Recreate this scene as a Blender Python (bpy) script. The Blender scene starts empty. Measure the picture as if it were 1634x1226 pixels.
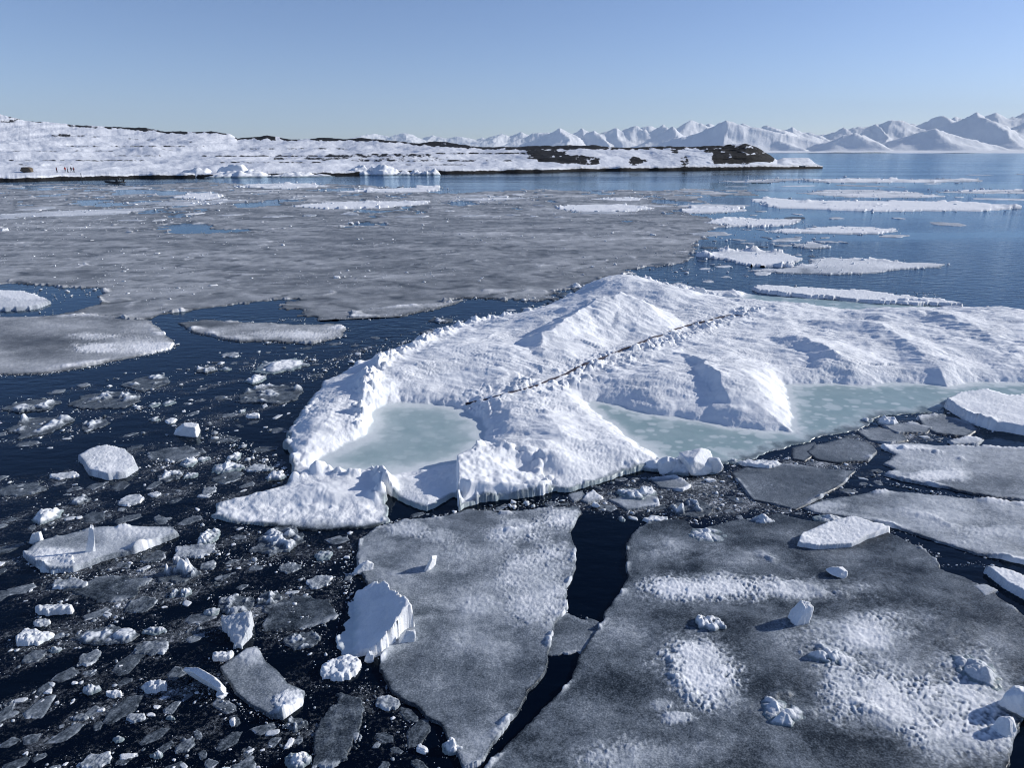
import bpy, bmesh, math, random
import numpy as np
from mathutils import Vector, Matrix, Euler

R = math.radians
S = bpy.context.scene
COL = S.collection
random.seed(11)

# ------------------------------------------------------------------ camera
F, CX, CY, HC = 1104.0, 817.0, 613.0, 8.0
PITCH = math.atan(370.0 / F)
cp, sp = math.cos(PITCH), math.sin(PITCH)
cam = bpy.data.objects.new('camera', bpy.data.cameras.new('camera'))
COL.objects.link(cam)
cam.location = (0, 0, HC)
cam.rotation_euler = (math.pi / 2 - PITCH, 0, 0)
cam.data.sensor_width = 36.0
cam.data.lens = 36.0 * F / 1634.0
cam.data.clip_start = 0.1
cam.data.clip_end = 90000
S.camera = cam


def ray(px, py):
    xc, yc = (px - CX) / F, (CY - py) / F
    return xc, cp + yc * sp, -sp + yc * cp


def G(px, py, z=0.0):
    """ground point (at height z) seen at a place of the survey photo"""
    x, y, d = ray(px, py)
    t = (z - HC) / d
    return x * t, y * t


def AT(px, py, Y):
    """point at distance Y in front, seen at a place of the survey photo"""
    x, y, d = ray(px, py)
    t = Y / y
    return x * t, Y, HC + d * t


def PROJ(X, Y, Z=0.0):
    dz = Z - HC
    dep = Y * cp - dz * sp
    up = Y * sp + dz * cp
    return CX + F * X / dep, CY - F * up / dep


def scale_at(px, py):
    x, y = G(px, py)
    return (y * cp + HC * sp) / F          # metres for one survey pixel


# ------------------------------------------------------------------ noise
_r = np.random.RandomState(5)
PERM = np.tile(_r.permutation(256), 3)
_a = _r.rand(256) * 2 * np.pi
GX, GY = np.cos(_a), np.sin(_a)
RND = _r.rand(4, 256)


def pn(x, y, seed=0):
    x = np.asarray(x, float) + seed * 17.317 + 1000
    y = np.asarray(y, float) + seed * 9.173 + 1000
    xi, yi = np.floor(x).astype(np.int64), np.floor(y).astype(np.int64)
    xf, yf = x - xi, y - yi
    xi &= 255
    yi &= 255
    u = xf ** 3 * (xf * (xf * 6 - 15) + 10)
    v = yf ** 3 * (yf * (yf * 6 - 15) + 10)
    a, b = PERM[xi], PERM[xi + 1]
    h00, h01, h10, h11 = PERM[a + yi], PERM[a + yi + 1], PERM[b + yi], PERM[b + yi + 1]
    n00 = GX[h00] * xf + GY[h00] * yf
    n10 = GX[h10] * (xf - 1) + GY[h10] * yf
    n01 = GX[h01] * xf + GY[h01] * (yf - 1)
    n11 = GX[h11] * (xf - 1) + GY[h11] * (yf - 1)
    return 1.45 * ((n00 * (1 - u) + n10 * u) * (1 - v) + (n01 * (1 - u) + n11 * u) * v)


def fbm(x, y, o=4, seed=0, gain=.5):
    s, a, t = 0, 1, 0
    for i in range(o):
        s = s + a * pn(x, y, seed + i * 3)
        t += a
        a *= gain
        x, y = x * 2.03, y * 2.03
    return s / t * 1.3


def ridged(x, y, o=4, seed=0):
    s, a, t = 0, 1, 0
    for i in range(o):
        s = s + a * (1 - np.abs(pn(x, y, seed + i * 3)))
        t += a
        a *= .5
        x, y = x * 2.1, y * 2.1
    return s / t


def _cells(x, y, seed):
    xi, yi = np.floor(x).astype(np.int64), np.floor(y).astype(np.int64)
    for dx in (-1, 0, 1):
        for dy in (-1, 0, 1):
            cx, cy = xi + dx, yi + dy
            h = PERM[(PERM[(cx + seed * 31) & 255] + cy) & 255]
            yield cx + .15 + .7 * RND[0][h], cy + .15 + .7 * RND[1][h], RND[2][h], RND[3][h]


def lumps(x, y, cell, seed=0, rmin=.25, rmax=.75):
    """rounded snow lumps, height in units of cell"""
    x, y = x / cell, y / cell
    out = np.zeros_like(x)
    for cx, cy, a, b in _cells(x, y, seed):
        r = rmin + (rmax - rmin) * a
        out = np.maximum(out, np.sqrt(np.maximum(0, r * r - (x - cx) ** 2 - (y - cy) ** 2)))
    return out


def blocks(x, y, cell, seed=0):
    """tilted broken blocks, 0..1"""
    x, y = x / cell, y / cell
    f1 = np.full(x.shape, 9.)
    f2 = np.full(x.shape, 9.)
    top = np.zeros_like(x)
    for cx, cy, a, b in _cells(x, y, seed):
        d = (x - cx) ** 2 + (y - cy) ** 2
        t = a * a * 1.1 + (x - cx) * (b - .5) * 1.3 + (y - cy) * (a - .5) * 1.1
        near = d < f1
        f2 = np.where(near, f1, np.minimum(f2, d))
        top = np.where(near, t, top)
        f1 = np.where(near, d, f1)
    e = np.sqrt(f2) - np.sqrt(f1)
    return np.clip(top, 0, 1.3) * np.clip(e / .18, 0, 1)


def ss(a, b, x):
    t = np.clip((x - a) / (b - a), 0, 1)
    return t * t * (3 - 2 * t)


def sdf(P, X, Y):
    """distance to polygon, positive inside"""
    x, y = X.ravel().astype(np.float32), Y.ravel().astype(np.float32)
    d2 = np.full(x.shape, 1e12, np.float32)
    ins = np.zeros(x.shape, bool)
    n = len(P)
    for i in range(n):
        ax, ay = P[i]
        bx, by = P[(i + 1) % n]
        ex, ey = bx - ax, by - ay
        wx, wy = x - ax, y - ay
        t = np.clip((wx * ex + wy * ey) / (ex * ex + ey * ey + 1e-12), 0, 1)
        d2 = np.minimum(d2, (wx - ex * t) ** 2 + (wy - ey * t) ** 2)
        if ay != by:
            ins ^= ((ay > y) != (by > y)) & (x < (bx - ax) * (y - ay) / (by - ay) + ax)
    d = np.sqrt(d2)
    return np.where(ins, d, -d).reshape(X.shape).astype(float)


def linedist(P, X, Y):
    """distance to polyline, position 0..1 along it, signed side (+ = left of travel)"""
    best = np.full(X.shape, 1e9)
    par = np.zeros(X.shape)
    side = np.zeros(X.shape)
    L = [0]
    for a, b in zip(P, P[1:]):
        L.append(L[-1] + math.hypot(b[0] - a[0], b[1] - a[1]))
    for i, (a, b) in enumerate(zip(P, P[1:])):
        ex, ey = b[0] - a[0], b[1] - a[1]
        l2 = ex * ex + ey * ey
        t = np.clip(((X - a[0]) * ex + (Y - a[1]) * ey) / l2, 0, 1)
        d = np.hypot(X - a[0] - ex * t, Y - a[1] - ey * t)
        n = d < best
        best = np.where(n, d, best)
        par = np.where(n, (L[i] + t * math.sqrt(l2)) / L[-1], par)
        side = np.where(n, np.sign(ex * (Y - a[1]) - ey * (X - a[0])), side)
    return best, par, side


# ------------------------------------------------------------------ objects
def tag(o, label=None, cat=None, group=None, kind=None):
    if label: o['label'] = label
    if cat: o['category'] = cat
    if group: o['group'] = group
    if kind: o['kind'] = kind
    return o


def link(name, me, mat=None, loc=(0, 0, 0), parent=None):
    o = bpy.data.objects.new(name, me)
    COL.objects.link(o)
    if mat is not None:
        me.materials.append(mat)
    o.location = loc
    if parent is not None:
        o.parent = parent
    return o


def raw_mesh(name, V, Q, attrs=None):
    me = bpy.data.meshes.new(name)
    k = Q.shape[1]
    me.vertices.add(len(V))
    me.vertices.foreach_set('co', np.ascontiguousarray(V, np.float32).ravel())
    me.loops.add(Q.size)
    me.loops.foreach_set('vertex_index', np.ascontiguousarray(Q, np.int32).ravel())
    me.polygons.add(len(Q))
    me.polygons.foreach_set('loop_start', np.arange(0, Q.size, k, dtype=np.int32))
    me.update(calc_edges=True)
    for n, a in (attrs or {}).items():
        at = me.attributes.new(n, 'FLOAT', 'POINT')
        at.data.foreach_set('value', np.ascontiguousarray(a, np.float32))
    return me


def grid_mesh(name, X, Y, Z, keep, attrs=None, origin=(0, 0, 0)):
    n, m = X.shape
    idx = np.arange(n * m).reshape(n, m)
    q = np.stack([idx[:-1, :-1], idx[:-1, 1:], idx[1:, 1:], idx[1:, :-1]], -1)[keep]
    used = np.unique(q)
    remap = np.zeros(n * m, np.int64)
    remap[used] = np.arange(len(used))
    V = np.stack([X.ravel()[used] - origin[0], Y.ravel()[used] - origin[1], Z.ravel()[used] - origin[2]], -1)
    at = {k: np.broadcast_to(v, X.shape).ravel()[used] for k, v in (attrs or {}).items()}
    return raw_mesh(name, V, remap[q], at)


def cellmax(Z):
    return np.maximum(np.maximum(Z[:-1, :-1], Z[1:, :-1]), np.maximum(Z[:-1, 1:], Z[1:, 1:]))


def cellmin(Z):
    return -cellmax(-Z)


def polar(Pw, da, dphi, cap, pad=.4):
    P = np.array(Pw)
    # corners and edge samples
    E = np.concatenate([P * (1 - t) + np.roll(P, -1, 0) * t for t in np.linspace(0, 1, 6)[:-1]])
    r = np.hypot(E[:, 0], E[:, 1])
    a = np.arctan2(E[:, 0], E[:, 1])
    r0, r1 = max(2.5, r.min() - pad), r.max() + pad
    a0, a1 = a.min() - pad / r.mean(), a.max() + pad / r.mean()
    rs = [r0]
    while rs[-1] < r1:
        rr = rs[-1]
        rs.append(rr + min(cap, dphi * (HC * HC + rr * rr) / HC))
    aa = np.linspace(a0, a1, max(4, int((a1 - a0) / da)))
    RR, AA = np.meshgrid(np.array(rs), aa, indexing='ij')
    return RR * np.sin(AA), RR * np.cos(AA), RR


# ------------------------------------------------------------------ materials
def new_mat(name):
    m = bpy.data.materials.new(name)
    m.use_nodes = True
    nt = m.node_tree
    for n in list(nt.nodes):
        if n.type not in ('OUTPUT_MATERIAL', 'BSDF_PRINCIPLED'):
            nt.nodes.remove(n)
    return m, nt, nt.nodes['Principled BSDF']


class N:
    def __init__(s, nt):
        s.nt = nt

    def __call__(s, typ, ins=None, **kw):
        n = s.nt.nodes.new(typ)
        for k, v in kw.items():
            setattr(n, k, v)
        for k, v in (ins or {}).items():
            if hasattr(v, 'node'):
                s.nt.links.new(v, n.inputs[k])
            else:
                n.inputs[k].default_value = v
        return n

    def math(s, op, a, b=0.0, clamp=False):
        n = s('ShaderNodeMath', {0: a, 1: b}, operation=op, use_clamp=clamp)
        return n.outputs[0]

    def attr(s, name):
        return s('ShaderNodeAttribute', attribute_name=name).outputs['Fac']

    def noise(s, vec, scale, detail=4, rough=.5):
        return s('ShaderNodeTexNoise', {'Vector': vec, 'Scale': scale, 'Detail': detail, 'Roughness': rough}).outputs['Fac']

    def ramp(s, fac, stops):
        n = s('ShaderNodeValToRGB', {'Fac': fac})
        e = n.color_ramp.elements
        while len(e) < len(stops):
            e.new(.5)
        for el, (p, c) in zip(e, stops):
            el.position = p
            el.color = (*c, 1) if len(c) == 3 else c
        return n.outputs['Color']

    def mix(s, f, a, b):
        n = s('ShaderNodeMix', data_type='RGBA')
        for k, v in ((0, f), (6, a), (7, b)):
            if hasattr(v, 'node'):
                s.nt.links.new(v, n.inputs[k])
            else:
                n.inputs[k].default_value = v if k == 0 else (*v, 1)
        return n.outputs[2]

    def pos(s):
        return s('ShaderNodeNewGeometry').outputs['Position']

    def mapped(s, vec, scale, rot=0.0):
        return s('ShaderNodeMapping', {'Vector': vec, 'Scale': scale, 'Rotation': (0, 0, rot)}).outputs[0]


ICE_STOPS = [(0, (.006, .010, .015)), (.25, (.042, .055, .070)), (.5, (.165, .195, .228)),
             (.75, (.47, .51, .555)), (1, (.86, .88, .90))]


def make_ice(name, grain=.5, bump=.5, stops=None, coarse=5.5, spec=.35):
    m, nt, b = new_mat(name)
    n = N(nt)
    p = n.pos()
    s = n.attr('snow')
    t = n.attr('teal')
    n1 = n.noise(p, 34, 6, .75)
    n2 = n.noise(p, coarse, 7 if coarse < 4 else 4, .68)
    # grain is strongest on half-bare ice, weak on clean snow
    w = n.math('MULTIPLY', n.math('SUBTRACT', 1.12, s), grain)
    d = n.math('ADD', n.math('MULTIPLY', n.math('SUBTRACT', n1, .5), 1.9), n.math('MULTIPLY', n.math('SUBTRACT', n2, .5), .9 if coarse < 4 else .45))
    s2 = n.math('ADD', s, n.math('MULTIPLY', d, w), True)
    col = n.ramp(s2, stops or ICE_STOPS)
    pad = n.attr('pad')
    tealc = n.mix(pad, (.28, .39, .405), (.60, .67, .68))
    col = n.mix(t, col, tealc)
    nt.links.new(col, b.inputs['Base Color'])
    ro = n.math('MULTIPLY', n.math('ADD', .30, n.math('MULTIPLY', s2, .5), True), n.math('SUBTRACT', 1.0, n.math('MULTIPLY', t, .55)))
    nt.links.new(ro, b.inputs['Roughness'])
    b.inputs['Specular IOR Level'].default_value = spec
    b.inputs['IOR'].default_value = 1.31
    n3 = n.noise(p, 9, 6, .62)
    hh = n.math('ADD', n.math('MULTIPLY', n3, .026), n.math('MULTIPLY', n1, .012))
    pt = n('ShaderNodeMapRange', {'Value': n.noise(p, .55, 3, .6), 'From Min': .38, 'From Max': .62, 'To Min': .25, 'To Max': 1.5}).outputs[0]
    st = n.math('MULTIPLY', n.math('ADD', n.math('MULTIPLY', n.math('MULTIPLY', s2, pt), .85), .06), n.math('SUBTRACT', 1.0, n.math('MULTIPLY', t, .9)))
    bp = n('ShaderNodeBump', {'Height': hh, 'Strength': n.math('MULTIPLY', st, bump), 'Distance': 1.0})
    nt.links.new(bp.outputs[0], b.inputs['Normal'])
    return m


M_ICE = make_ice('ice_and_snow', .85, .9)
SHEET_STOPS = [(0, (.008, .011, .015)), (.25, (.055, .062, .070)), (.5, (.180, .196, .212)), (.75, (.46, .48, .50)), (1, (.86, .87, .88))]
M_SHEET = make_ice('thin_grey_ice', .75, .35, SHEET_STOPS, 1.6, .30)


def make_water():
    m, nt, b = new_mat('sea_water')
    n = N(nt)
    p = n.pos()
    nt.nodes.remove(b)
    # calm slicks and breezy patches
    big = n.noise(n.mapped(p, (.006, .030, 1), R(5)), 1, 4, .6)
    br = n('ShaderNodeMapRange', {'Value': big, 'From Min': .45, 'From Max': .57, 'To Min': .22, 'To Max': 1.0}).outputs[0]
    w1 = n.noise(n.mapped(p, (1.1, 2.6, 1), R(24)), 1, 3, .5)
    w2 = n.noise(n.mapped(p, (4, 8, 1), R(12)), 1, 2, .5)
    h = n.math('ADD', n.math('MULTIPLY', w1, .075), n.math('MULTIPLY', w2, .012))
    bp = n('ShaderNodeBump', {'Height': h, 'Strength': br, 'Distance': 1.0})
    fr = n('ShaderNodeFresnel', {'IOR': 1.265, 'Normal': bp.outputs[0]})
    df = n('ShaderNodeBsdfDiffuse', {'Color': (.0001, .0018, .0065, 1)})
    gl = n('ShaderNodeBsdfGlossy', {'Color': (.66, .82, .96, 1), 'Roughness': .05, 'Normal': bp.outputs[0]})
    mx = n('ShaderNodeMixShader', {0: fr.outputs[0], 1: df.outputs[0], 2: gl.outputs[0]})
    nt.links.new(mx.outputs[0], nt.nodes['Material Output'].inputs['Surface'])
    return m


def make_slush():
    m, nt, b = new_mat('slush')
    n = N(nt)
    p = n.pos()
    d = n.attr('dens')
    n1 = n.noise(p, 14, 6, .7)
    n2 = n.noise(p, 60, 3, .6)
    v = n.math('ADD', d, n.math('ADD', n.math('MULTIPLY', n.math('SUBTRACT', n1, .5), 2.0), n.math('MULTIPLY', n.math('SUBTRACT', n2, .5), .9)), True)
    al = n.math('MULTIPLY', n('ShaderNodeMapRange', {'Value': v, 'From Min': .22, 'From Max': 1.0, 'To Min': 0.0, 'To Max': .92}).outputs[0], 1.0, True)
    col = n.ramp(v, [(0, (.10, .115, .13)), (.6, (.25, .28, .31)), (1, (.72, .75, .79))])
    nt.links.new(col, b.inputs['Base Color'])
    nt.links.new(al, b.inputs['Alpha'])
    b.inputs['Roughness'].default_value = .5
    b.inputs['Specular IOR Level'].default_value = .3
    return m


def make_land(name, rockc, snowc, ns, bumpd):
    m, nt, b = new_mat(name)
    n = N(nt)
    p = n.pos()
    r = n.attr('rock')
    n1 = n.noise(p, ns, 6, .65)
    f = n('ShaderNodeMapRange', {'Value': n.math('ADD', r, n.math('MULTIPLY', n.math('SUBTRACT', n1, .5), .9)), 'From Min': .42, 'From Max': .58}).outputs[0]
    rc = n.mix(n1, tuple(c * .5 for c in rockc), tuple(c * 1.6 for c in rockc))
    nt.links.new(n.mix(f, snowc, rc), b.inputs['Base Color'])
    b.inputs['Roughness'].default_value = .85
    b.inputs['Specular IOR Level'].default_value = .15
    bp = n('ShaderNodeBump', {'Height': n1, 'Strength': .6, 'Distance': bumpd})
    nt.links.new(bp.outputs[0], b.inputs['Normal'])
    return m


def plain(name, c, rough=.7, spread=.25, scale=12):
    m, nt, b = new_mat(name)
    n = N(nt)
    f = n.noise(n.pos(), scale, 4)
    nt.links.new(n.mix(f, tuple(x * (1 - spread) for x in c), tuple(x * (1 + spread) for x in c)), b.inputs['Base Color'])
    b.inputs['Roughness'].default_value = rough
    return m


M_WATER = make_water()
M_SLUSH = make_slush()
M_LAND = make_land('snow_and_rock', (.011, .0115, .013), (.72, .75, .80), .35, .5)
M_MOUNT = make_land('mountain_snow', (.06, .06, .065), (.86, .88, .91), .004, 30)

# ------------------------------------------------------------------ sky, sun, exposure
SUN_EL, SUN_AZ = R(22), R(74)      # azimuth clockwise from straight ahead
w = bpy.data.worlds.new('World')
S.world = w
w.use_nodes = True
nt = w.node_tree
sky = nt.nodes.new('ShaderNodeTexSky')
sky.sky_type = 'NISHITA'
sky.sun_disc = False
sky.sun_elevation = SUN_EL
sky.sun_rotation = SUN_AZ
sky.altitude = 0
sky.air_density = .7
sky.dust_density = .28
sky.ozone_density = 4.0
bg = nt.nodes['Background']
bg.inputs['Strength'].default_value = .087
tint = nt.nodes.new('ShaderNodeMix')
tint.data_type = 'RGBA'
tint.blend_type = 'MULTIPLY'
tint.inputs[0].default_value = 1
tint.inputs[7].default_value = (1.12, 1.035, 1.09, 1)
nt.links.new(sky.outputs[0], tint.inputs[6])
nt.links.new(tint.outputs[2], bg.inputs['Color'])
sl = bpy.data.lights.new('sun', 'SUN')
sl.energy = 3.7
sl.angle = R(.53)
sl.color = (1, .955, .89)
so = bpy.data.objects.new('sun', sl)
COL.objects.link(so)
sd = Vector((math.sin(SUN_AZ) * math.cos(SUN_EL), math.cos(SUN_AZ) * math.cos(SUN_EL), math.sin(SUN_EL)))
so.rotation_euler = sd.to_track_quat('Z', 'Y').to_euler()
so.location = (60, 20, 30)
S.view_settings.view_transform = 'Standard'
S.view_settings.look = 'None'
S.view_settings.exposure = .5
S.view_settings.gamma = 1
S.cycles.max_bounces = 6
S.cycles.transparent_max_bounces = 8
S.cycles.volume_bounces = 0
S.cycles.filter_width = 1.1

# ------------------------------------------------------------------ sea
rr = np.concatenate([[0.5], np.geomspace(4, 23000, 60)])
aa = np.linspace(-math.pi, math.pi, 97)
RR, AA = np.meshgrid(rr, aa, indexing='ij')
X, Y = RR * np.sin(AA), RR * np.cos(AA)
me = grid_mesh('water', X, Y, X * 0, np.ones((len(rr) - 1, len(aa) - 1), bool))
tag(link('water', me, M_WATER), 'dark blue open sea water between the ice floes', 'water', kind='structure')

# ------------------------------------------------------------------ distant mountains
PEAKS = [  # x, y in the survey photo, distance km, flank slope
    (600, 213, 19, .30), (640, 211, 19, .3), (690, 216, 20, .3), (728, 217, 18, .3), (762, 219, 18, .35), (800, 214, 18, .3), (832, 211, 18, .35),
    (868, 210, 16, .4), (892, 204, 15, .5), (930, 204, 15.5, .5), (958, 208, 15, .45), (985, 203, 15, .55), (1010, 199, 15, .55), (1036, 200, 15.5, .5),
    (1060, 199, 15, .6), (1074, 201, 14, .6), (1105, 190, 15, .55), (1130, 196, 15.5, .5), (1160, 192, 12, .50), (1182, 197, 12.5, .5), (1205, 202, 13, .5), (1236, 200, 13, .5),
    (1262, 204, 13.5, .45), (1285, 209, 14, .4), (1315, 214, 17, .22), (1350, 204, 14, .5), (1378, 201, 14, .5), (1362, 212, 11, .42), (1400, 197, 14, .5), (1428, 190, 14, .5),
    (1455, 196, 14.5, .45), (1486, 193, 14, .5), (1508, 185, 14, .5), (1528, 187, 14.5, .45), (1560, 179, 12.5, .52), (1500, 206, 10.8, .36), (1588, 180, 14, .5),
    (1615, 184, 14, .45), (1640, 180, 14, .5), (1680, 178, 13, .5), (1730, 186, 13, .5)]
aa = np.linspace(math.atan2(535 - CX, F * cp), math.atan2(1790 - CX, F * cp), 1300)
rr = np.linspace(9000, 21500, 170)
RR, AA = np.meshgrid(rr, aa, indexing='ij')
X, Y = RR * np.sin(AA), RR * np.cos(AA)
Z = 4 + np.maximum(0, RR - 9500) * .010 + 14 * fbm(X / 700, Y / 700, 3, 4)
wx = X + 180 * fbm(X / 900, Y / 900, 3, 21)
wy = Y + 180 * fbm(X / 900, Y / 900, 3, 22)
for i, (px, py, km, sl_) in enumerate(PEAKS):
    x0, y0, z0 = AT(px, py, km * 1000)
    dx, dy = wx - x0, wy - y0
    rs = np.random.RandomState(100 + i)
    nf = 4 + i % 2
    d = np.zeros_like(X)
    for j in range(nf):
        a = (j + rs.uniform(-.28, .28)) * 2 * math.pi / nf + .5
        d = np.maximum(d, (dx * math.cos(a) + dy * math.sin(a)) * rs.uniform(.8, 1.3))
    z = z0 + 6 - sl_ * d * (1.10 - .3 * ss(100, 2000, d))
    if i % 3 == 0 or 860 < px < 1040:
        z = np.minimum(z, z0 - 6 + dx * .03)
    Z = np.maximum(Z, z)
Z = Z + ss(30, 250, Z) * (75 * (ridged(X / 380, Y / 560, 6, 9) - .74) + 18 * (ridged(X / 150, Y / 260, 4, 12) - .7) + 8 * fbm(X / 110, Y / 110, 3, 13))
slope = np.hypot(*np.gradient(Z, 74, 9))
rock = .12 + .30 * ss(150, 500, Z) * fbm(X / 260, Y / 500, 4, 31)
me = grid_mesh('mountains', X, Y, Z, np.ones((len(rr) - 1, len(aa) - 1), bool), {'rock': rock})
tag(link('mountains', me, M_MOUNT), 'snow covered mountain range beyond the fjord', 'mountains', kind='structure')

# ------------------------------------------------------------------ snowy coast
SHX = [-260, 0, 100, 200, 280, 360, 440, 560, 700, 830, 1000, 1150, 1230, 1313]
SHY = [293, 290, 288, 284, 284.5, 283, 282, 279.5, 277.5, 275.5, 272.5, 271, 270, 268.2]
CRX = [-260, 0, 20, 40, 110, 150, 190, 240, 300, 350, 368, 378, 420, 440, 470, 500, 560, 600, 660, 720, 780, 840, 950, 1000, 1040, 1100, 1150, 1190, 1210, 1230, 1240, 1250, 1270, 1290, 1300, 1313]
CRY = [170, 181, 186, 190, 197, 199, 202, 205, 209, 210, 214, 219, 218, 220, 222.5, 221, 221.5, 222.5, 226.5, 229.5, 233, 234, 232.5, 235, 233.5, 232.5, 231, 230.5, 237, 249, 256, 252, 251, 253, 261, 267]
DX = [-260, 0, 350, 600, 850, 1000, 1150, 1235, 1290, 1313]
DD = [330, 260, 200, 150, 80, 50, 32, 16, 8, 2]
cols = np.arange(-260, 1313.5, .8)
vs = np.concatenate([[0, .004, .012, .02, .03], np.linspace(.045, 1, 92), [1.06, 1.15, 1.4]])
VV, PX = np.meshgrid(vs, cols, indexing='ij')
ksm = np.exp(-(np.arange(-120, 121) / 55.) ** 2)
ksm /= ksm.sum()


def smooth(v):
    return np.convolve(np.pad(v, 120, mode='reflect', reflect_type='odd'), ksm, 'valid')


ysh = smooth(np.interp(cols, SHX, SHY))[None, :] + 0 * PX
ycr0 = np.interp(PX, CRX, CRY)
ycr = ycr0 + .9 * fbm(PX / 14, PX * 0 + 3, 4, 8)
dd = smooth(np.interp(cols, DX, DD))[None, :] + 0 * PX
t0 = (0 - HC) / ray(PX, ysh)[2]
rsh = ray(PX, ysh)[1] * t0
rsh = rsh + (.7 * fbm(PX / 30, PX * 0, 3, 3) + 5 * fbm(PX / 80, PX * 0, 2, 4) * ss(1250, 1000, PX)) * np.exp(-VV / .06)
Yd = rsh + dd * np.clip(VV, 0, 1.5) ** 1.15
xx, yy, _ = ray(PX, ysh)
bank = 1.5 * (1 + .3 * fbm(PX / 25, PX * 0 + 7, 4, 5)) * np.interp(PX, [-260, 300, 1200, 1313], [1, 1, 1.5, .9])
# picture height of the snow surface along the way inland
ybk = ysh - bank / (rsh / cp) * F * .95
sh = np.interp(PX, [0, 350, 700, 900, 1313], [1.0, .95, .9, .75, .7])
u = np.clip((VV - .02) / .98, 0, 1)
ybm = ysh - 1.5 / (rsh / cp) * F * .95
kk = np.exp(-(np.arange(-90, 91) / 45.) ** 2)
ysm = np.convolve(np.pad(ycr0[0], 90, mode='edge'), kk / kk.sum(), 'valid')[None, :] * np.ones_like(u)
ysm = ysm + (ycr0 - ysm) * ss(1000, 1150, PX)
ypic = ybm + (ysm - ybm) * u ** sh + (ycr0 - ysm) * u ** 9 + (ybk - ybm) * np.exp(-u / .04) + (ycr - ycr0) * u ** 6
wob = fbm(PX / 75 + VV * 2, VV * 4 - PX / 300, 4, 12) * 3.0 * np.sin(np.pi * u) ** .7 * np.interp(PX, [0, 700, 1200], [1.3, 1, .8])
ypic = ypic + wob
dirz = ray(PX, ypic)
Xa = (PX - CX) / F * Yd
Yd = Yd + ss(.0, .06, VV) * ((.012 * dd + .7) * fbm(Xa / 16, ypic / 6, 4, 61) + .5 * ss(760, 900, PX) * fbm(Xa / 6, ypic / 2.2, 3, 63))
Z = HC + dirz[2] * Yd / dirz[1]
Z = np.where(VV < .001, -.3, Z)
low = (VV >= .001) & (VV < .02)
Z = np.where(low, bank * ss(0, .014, VV), Z)
last = np.argmax(vs >= 1.0 - 1e-9)
for k in range(last + 1, len(vs)):
    Z[k] = Z[last] - (vs[k] - 1) * np.interp(cols, DX, DD) * .35 - .4
X = (PX - CX) / F * (Yd * cp + (HC - Z) * sp)
Y = Yd
Z = Z + np.where(VV > .03, (1.9 * fbm(X / 26, Y / 44, 5, 41, .45) + .12 * fbm(X / 4, Y / 7, 3, 43)) * ss(.03, .12, VV), 0) * np.interp(PX, [0, 800, 1313], [1, .8, .5])
_, PYv = PROJ(X, Y, Z)
rock = .05 + .42 * ss(.35, .75, fbm(X / 9, Y / 30, 5, 47)) * ss(.1, .25, VV)


def rk(x0, x1, y0, y1, amt=1.0, soft=2.0, freq=16.):
    n1 = fbm(PX / freq, PYv / (freq * .45), 4, int(x0) % 50)
    m = ss(x0 - 6, x0 + 8, PX) * (1 - ss(x1 - 8, x1 + 6, PX)) * ss(y0 - soft, y0 + soft, PYv + n1 * soft) * (1 - ss(y1 - soft, y1 + soft, PYv + n1 * soft))
    return amt * m * (.80 + .75 * n1 + .35 * fbm(PX / 5, PYv / 3, 3, int(x1) % 40))


rock += np.where((VV < .007) | (Z < np.interp(PX, [0, 240, 280, 1313], [.28, .34, .75, .75])), 1, 0) * (VV < .05)
crest = ycr
for x0, x1, th, am in ((-260, 25, 5, .55), (28, 70, 3, .6), (105, 158, 7, .62), (165, 232, 5, .7), (205, 300, 6, .6), (252, 300, 8, .55), (305, 362, 4, .9), (375, 440, 5, 1.1), (446, 480, 3, 1), (495, 600, 4, 1.1), (600, 660, 5, .9), (655, 720, 7, .9), (715, 845, 7, .85), (840, 960, 7, 1.0), (960, 1140, 6, .8)):
    n1 = fbm(PX / 11, PYv / 5, 4, int(abs(x0)) % 40)
    rock += am * ss(x0 - 5, x0 + 6, PX) * (1 - ss(x1 - 6, x1 + 5, PX)) * (1 - ss(th * .5, th, PYv - crest - n1 * 2.5)) * (.85 + .5 * n1)
for a in ((0, 120, 262, 264, .5, .7), (300, 520, 258, 260.5, .55, .8), (560, 820, 255, 258, .6, .8), (600, 760, 262, 264, .5, .7), (690, 840, 243, 246, .7, 1), (100, 330, 232, 235, .5, .8), (-60, 200, 240, 242, .5, .7), (380, 560, 236, 239, .5, .9), (78, 135, 214, 219, .65), (140, 160, 217, 220, .6), (200, 250, 221, 224, .55), (270, 310, 226, 229, .5), (-260, 30, 190, 197, .5),
          (112, 265, 247.8, 249.2, .75, .7), (320, 550, 247.8, 250, .75, .8), (430, 520, 251, 255, .6, 1), (0, 232, 255.2, 257, .65, .8), (520, 690, 245, 250, .6, 1),
          (520, 720, 250, 255, .45, 1), (-260, 20, 250, 252, .6, .8),
          (838, 868, 238, 254, .8), (855, 905, 240, 259, 1.0), (890, 932, 248, 261, .95), (925, 955, 250, 263, .8), (946, 958, 252, 262, .8), (1003, 1022, 250, 264, .9, 2, 8),
          (1008, 1035, 253, 258, .6, 1, 8), (1085, 1100, 250, 264, .8, 2, 8), (1062, 1085, 238, 246, .6), (1120, 1140, 234, 244, .8), (1134, 1160, 245, 262, .8), (1140, 1232, 229, 258, 1.0, 3.5, 11), (1160, 1200, 252, 262, .75), (1196, 1236, 248, 258, 1.2)):
    rock += rk(*a)
me = grid_mesh('coast_hills', X, Y, Z, np.ones((len(vs) - 1, len(cols) - 1), bool), {'rock': np.clip(rock, 0, 1)})
tag(link('coast_hills', me, M_LAND), 'low snow covered coast with dark rock outcrops', 'coast', kind='structure')
LX, LY, LZ = X, Y, Z
LPX, LPY = PROJ(X, Y, Z)


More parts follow.
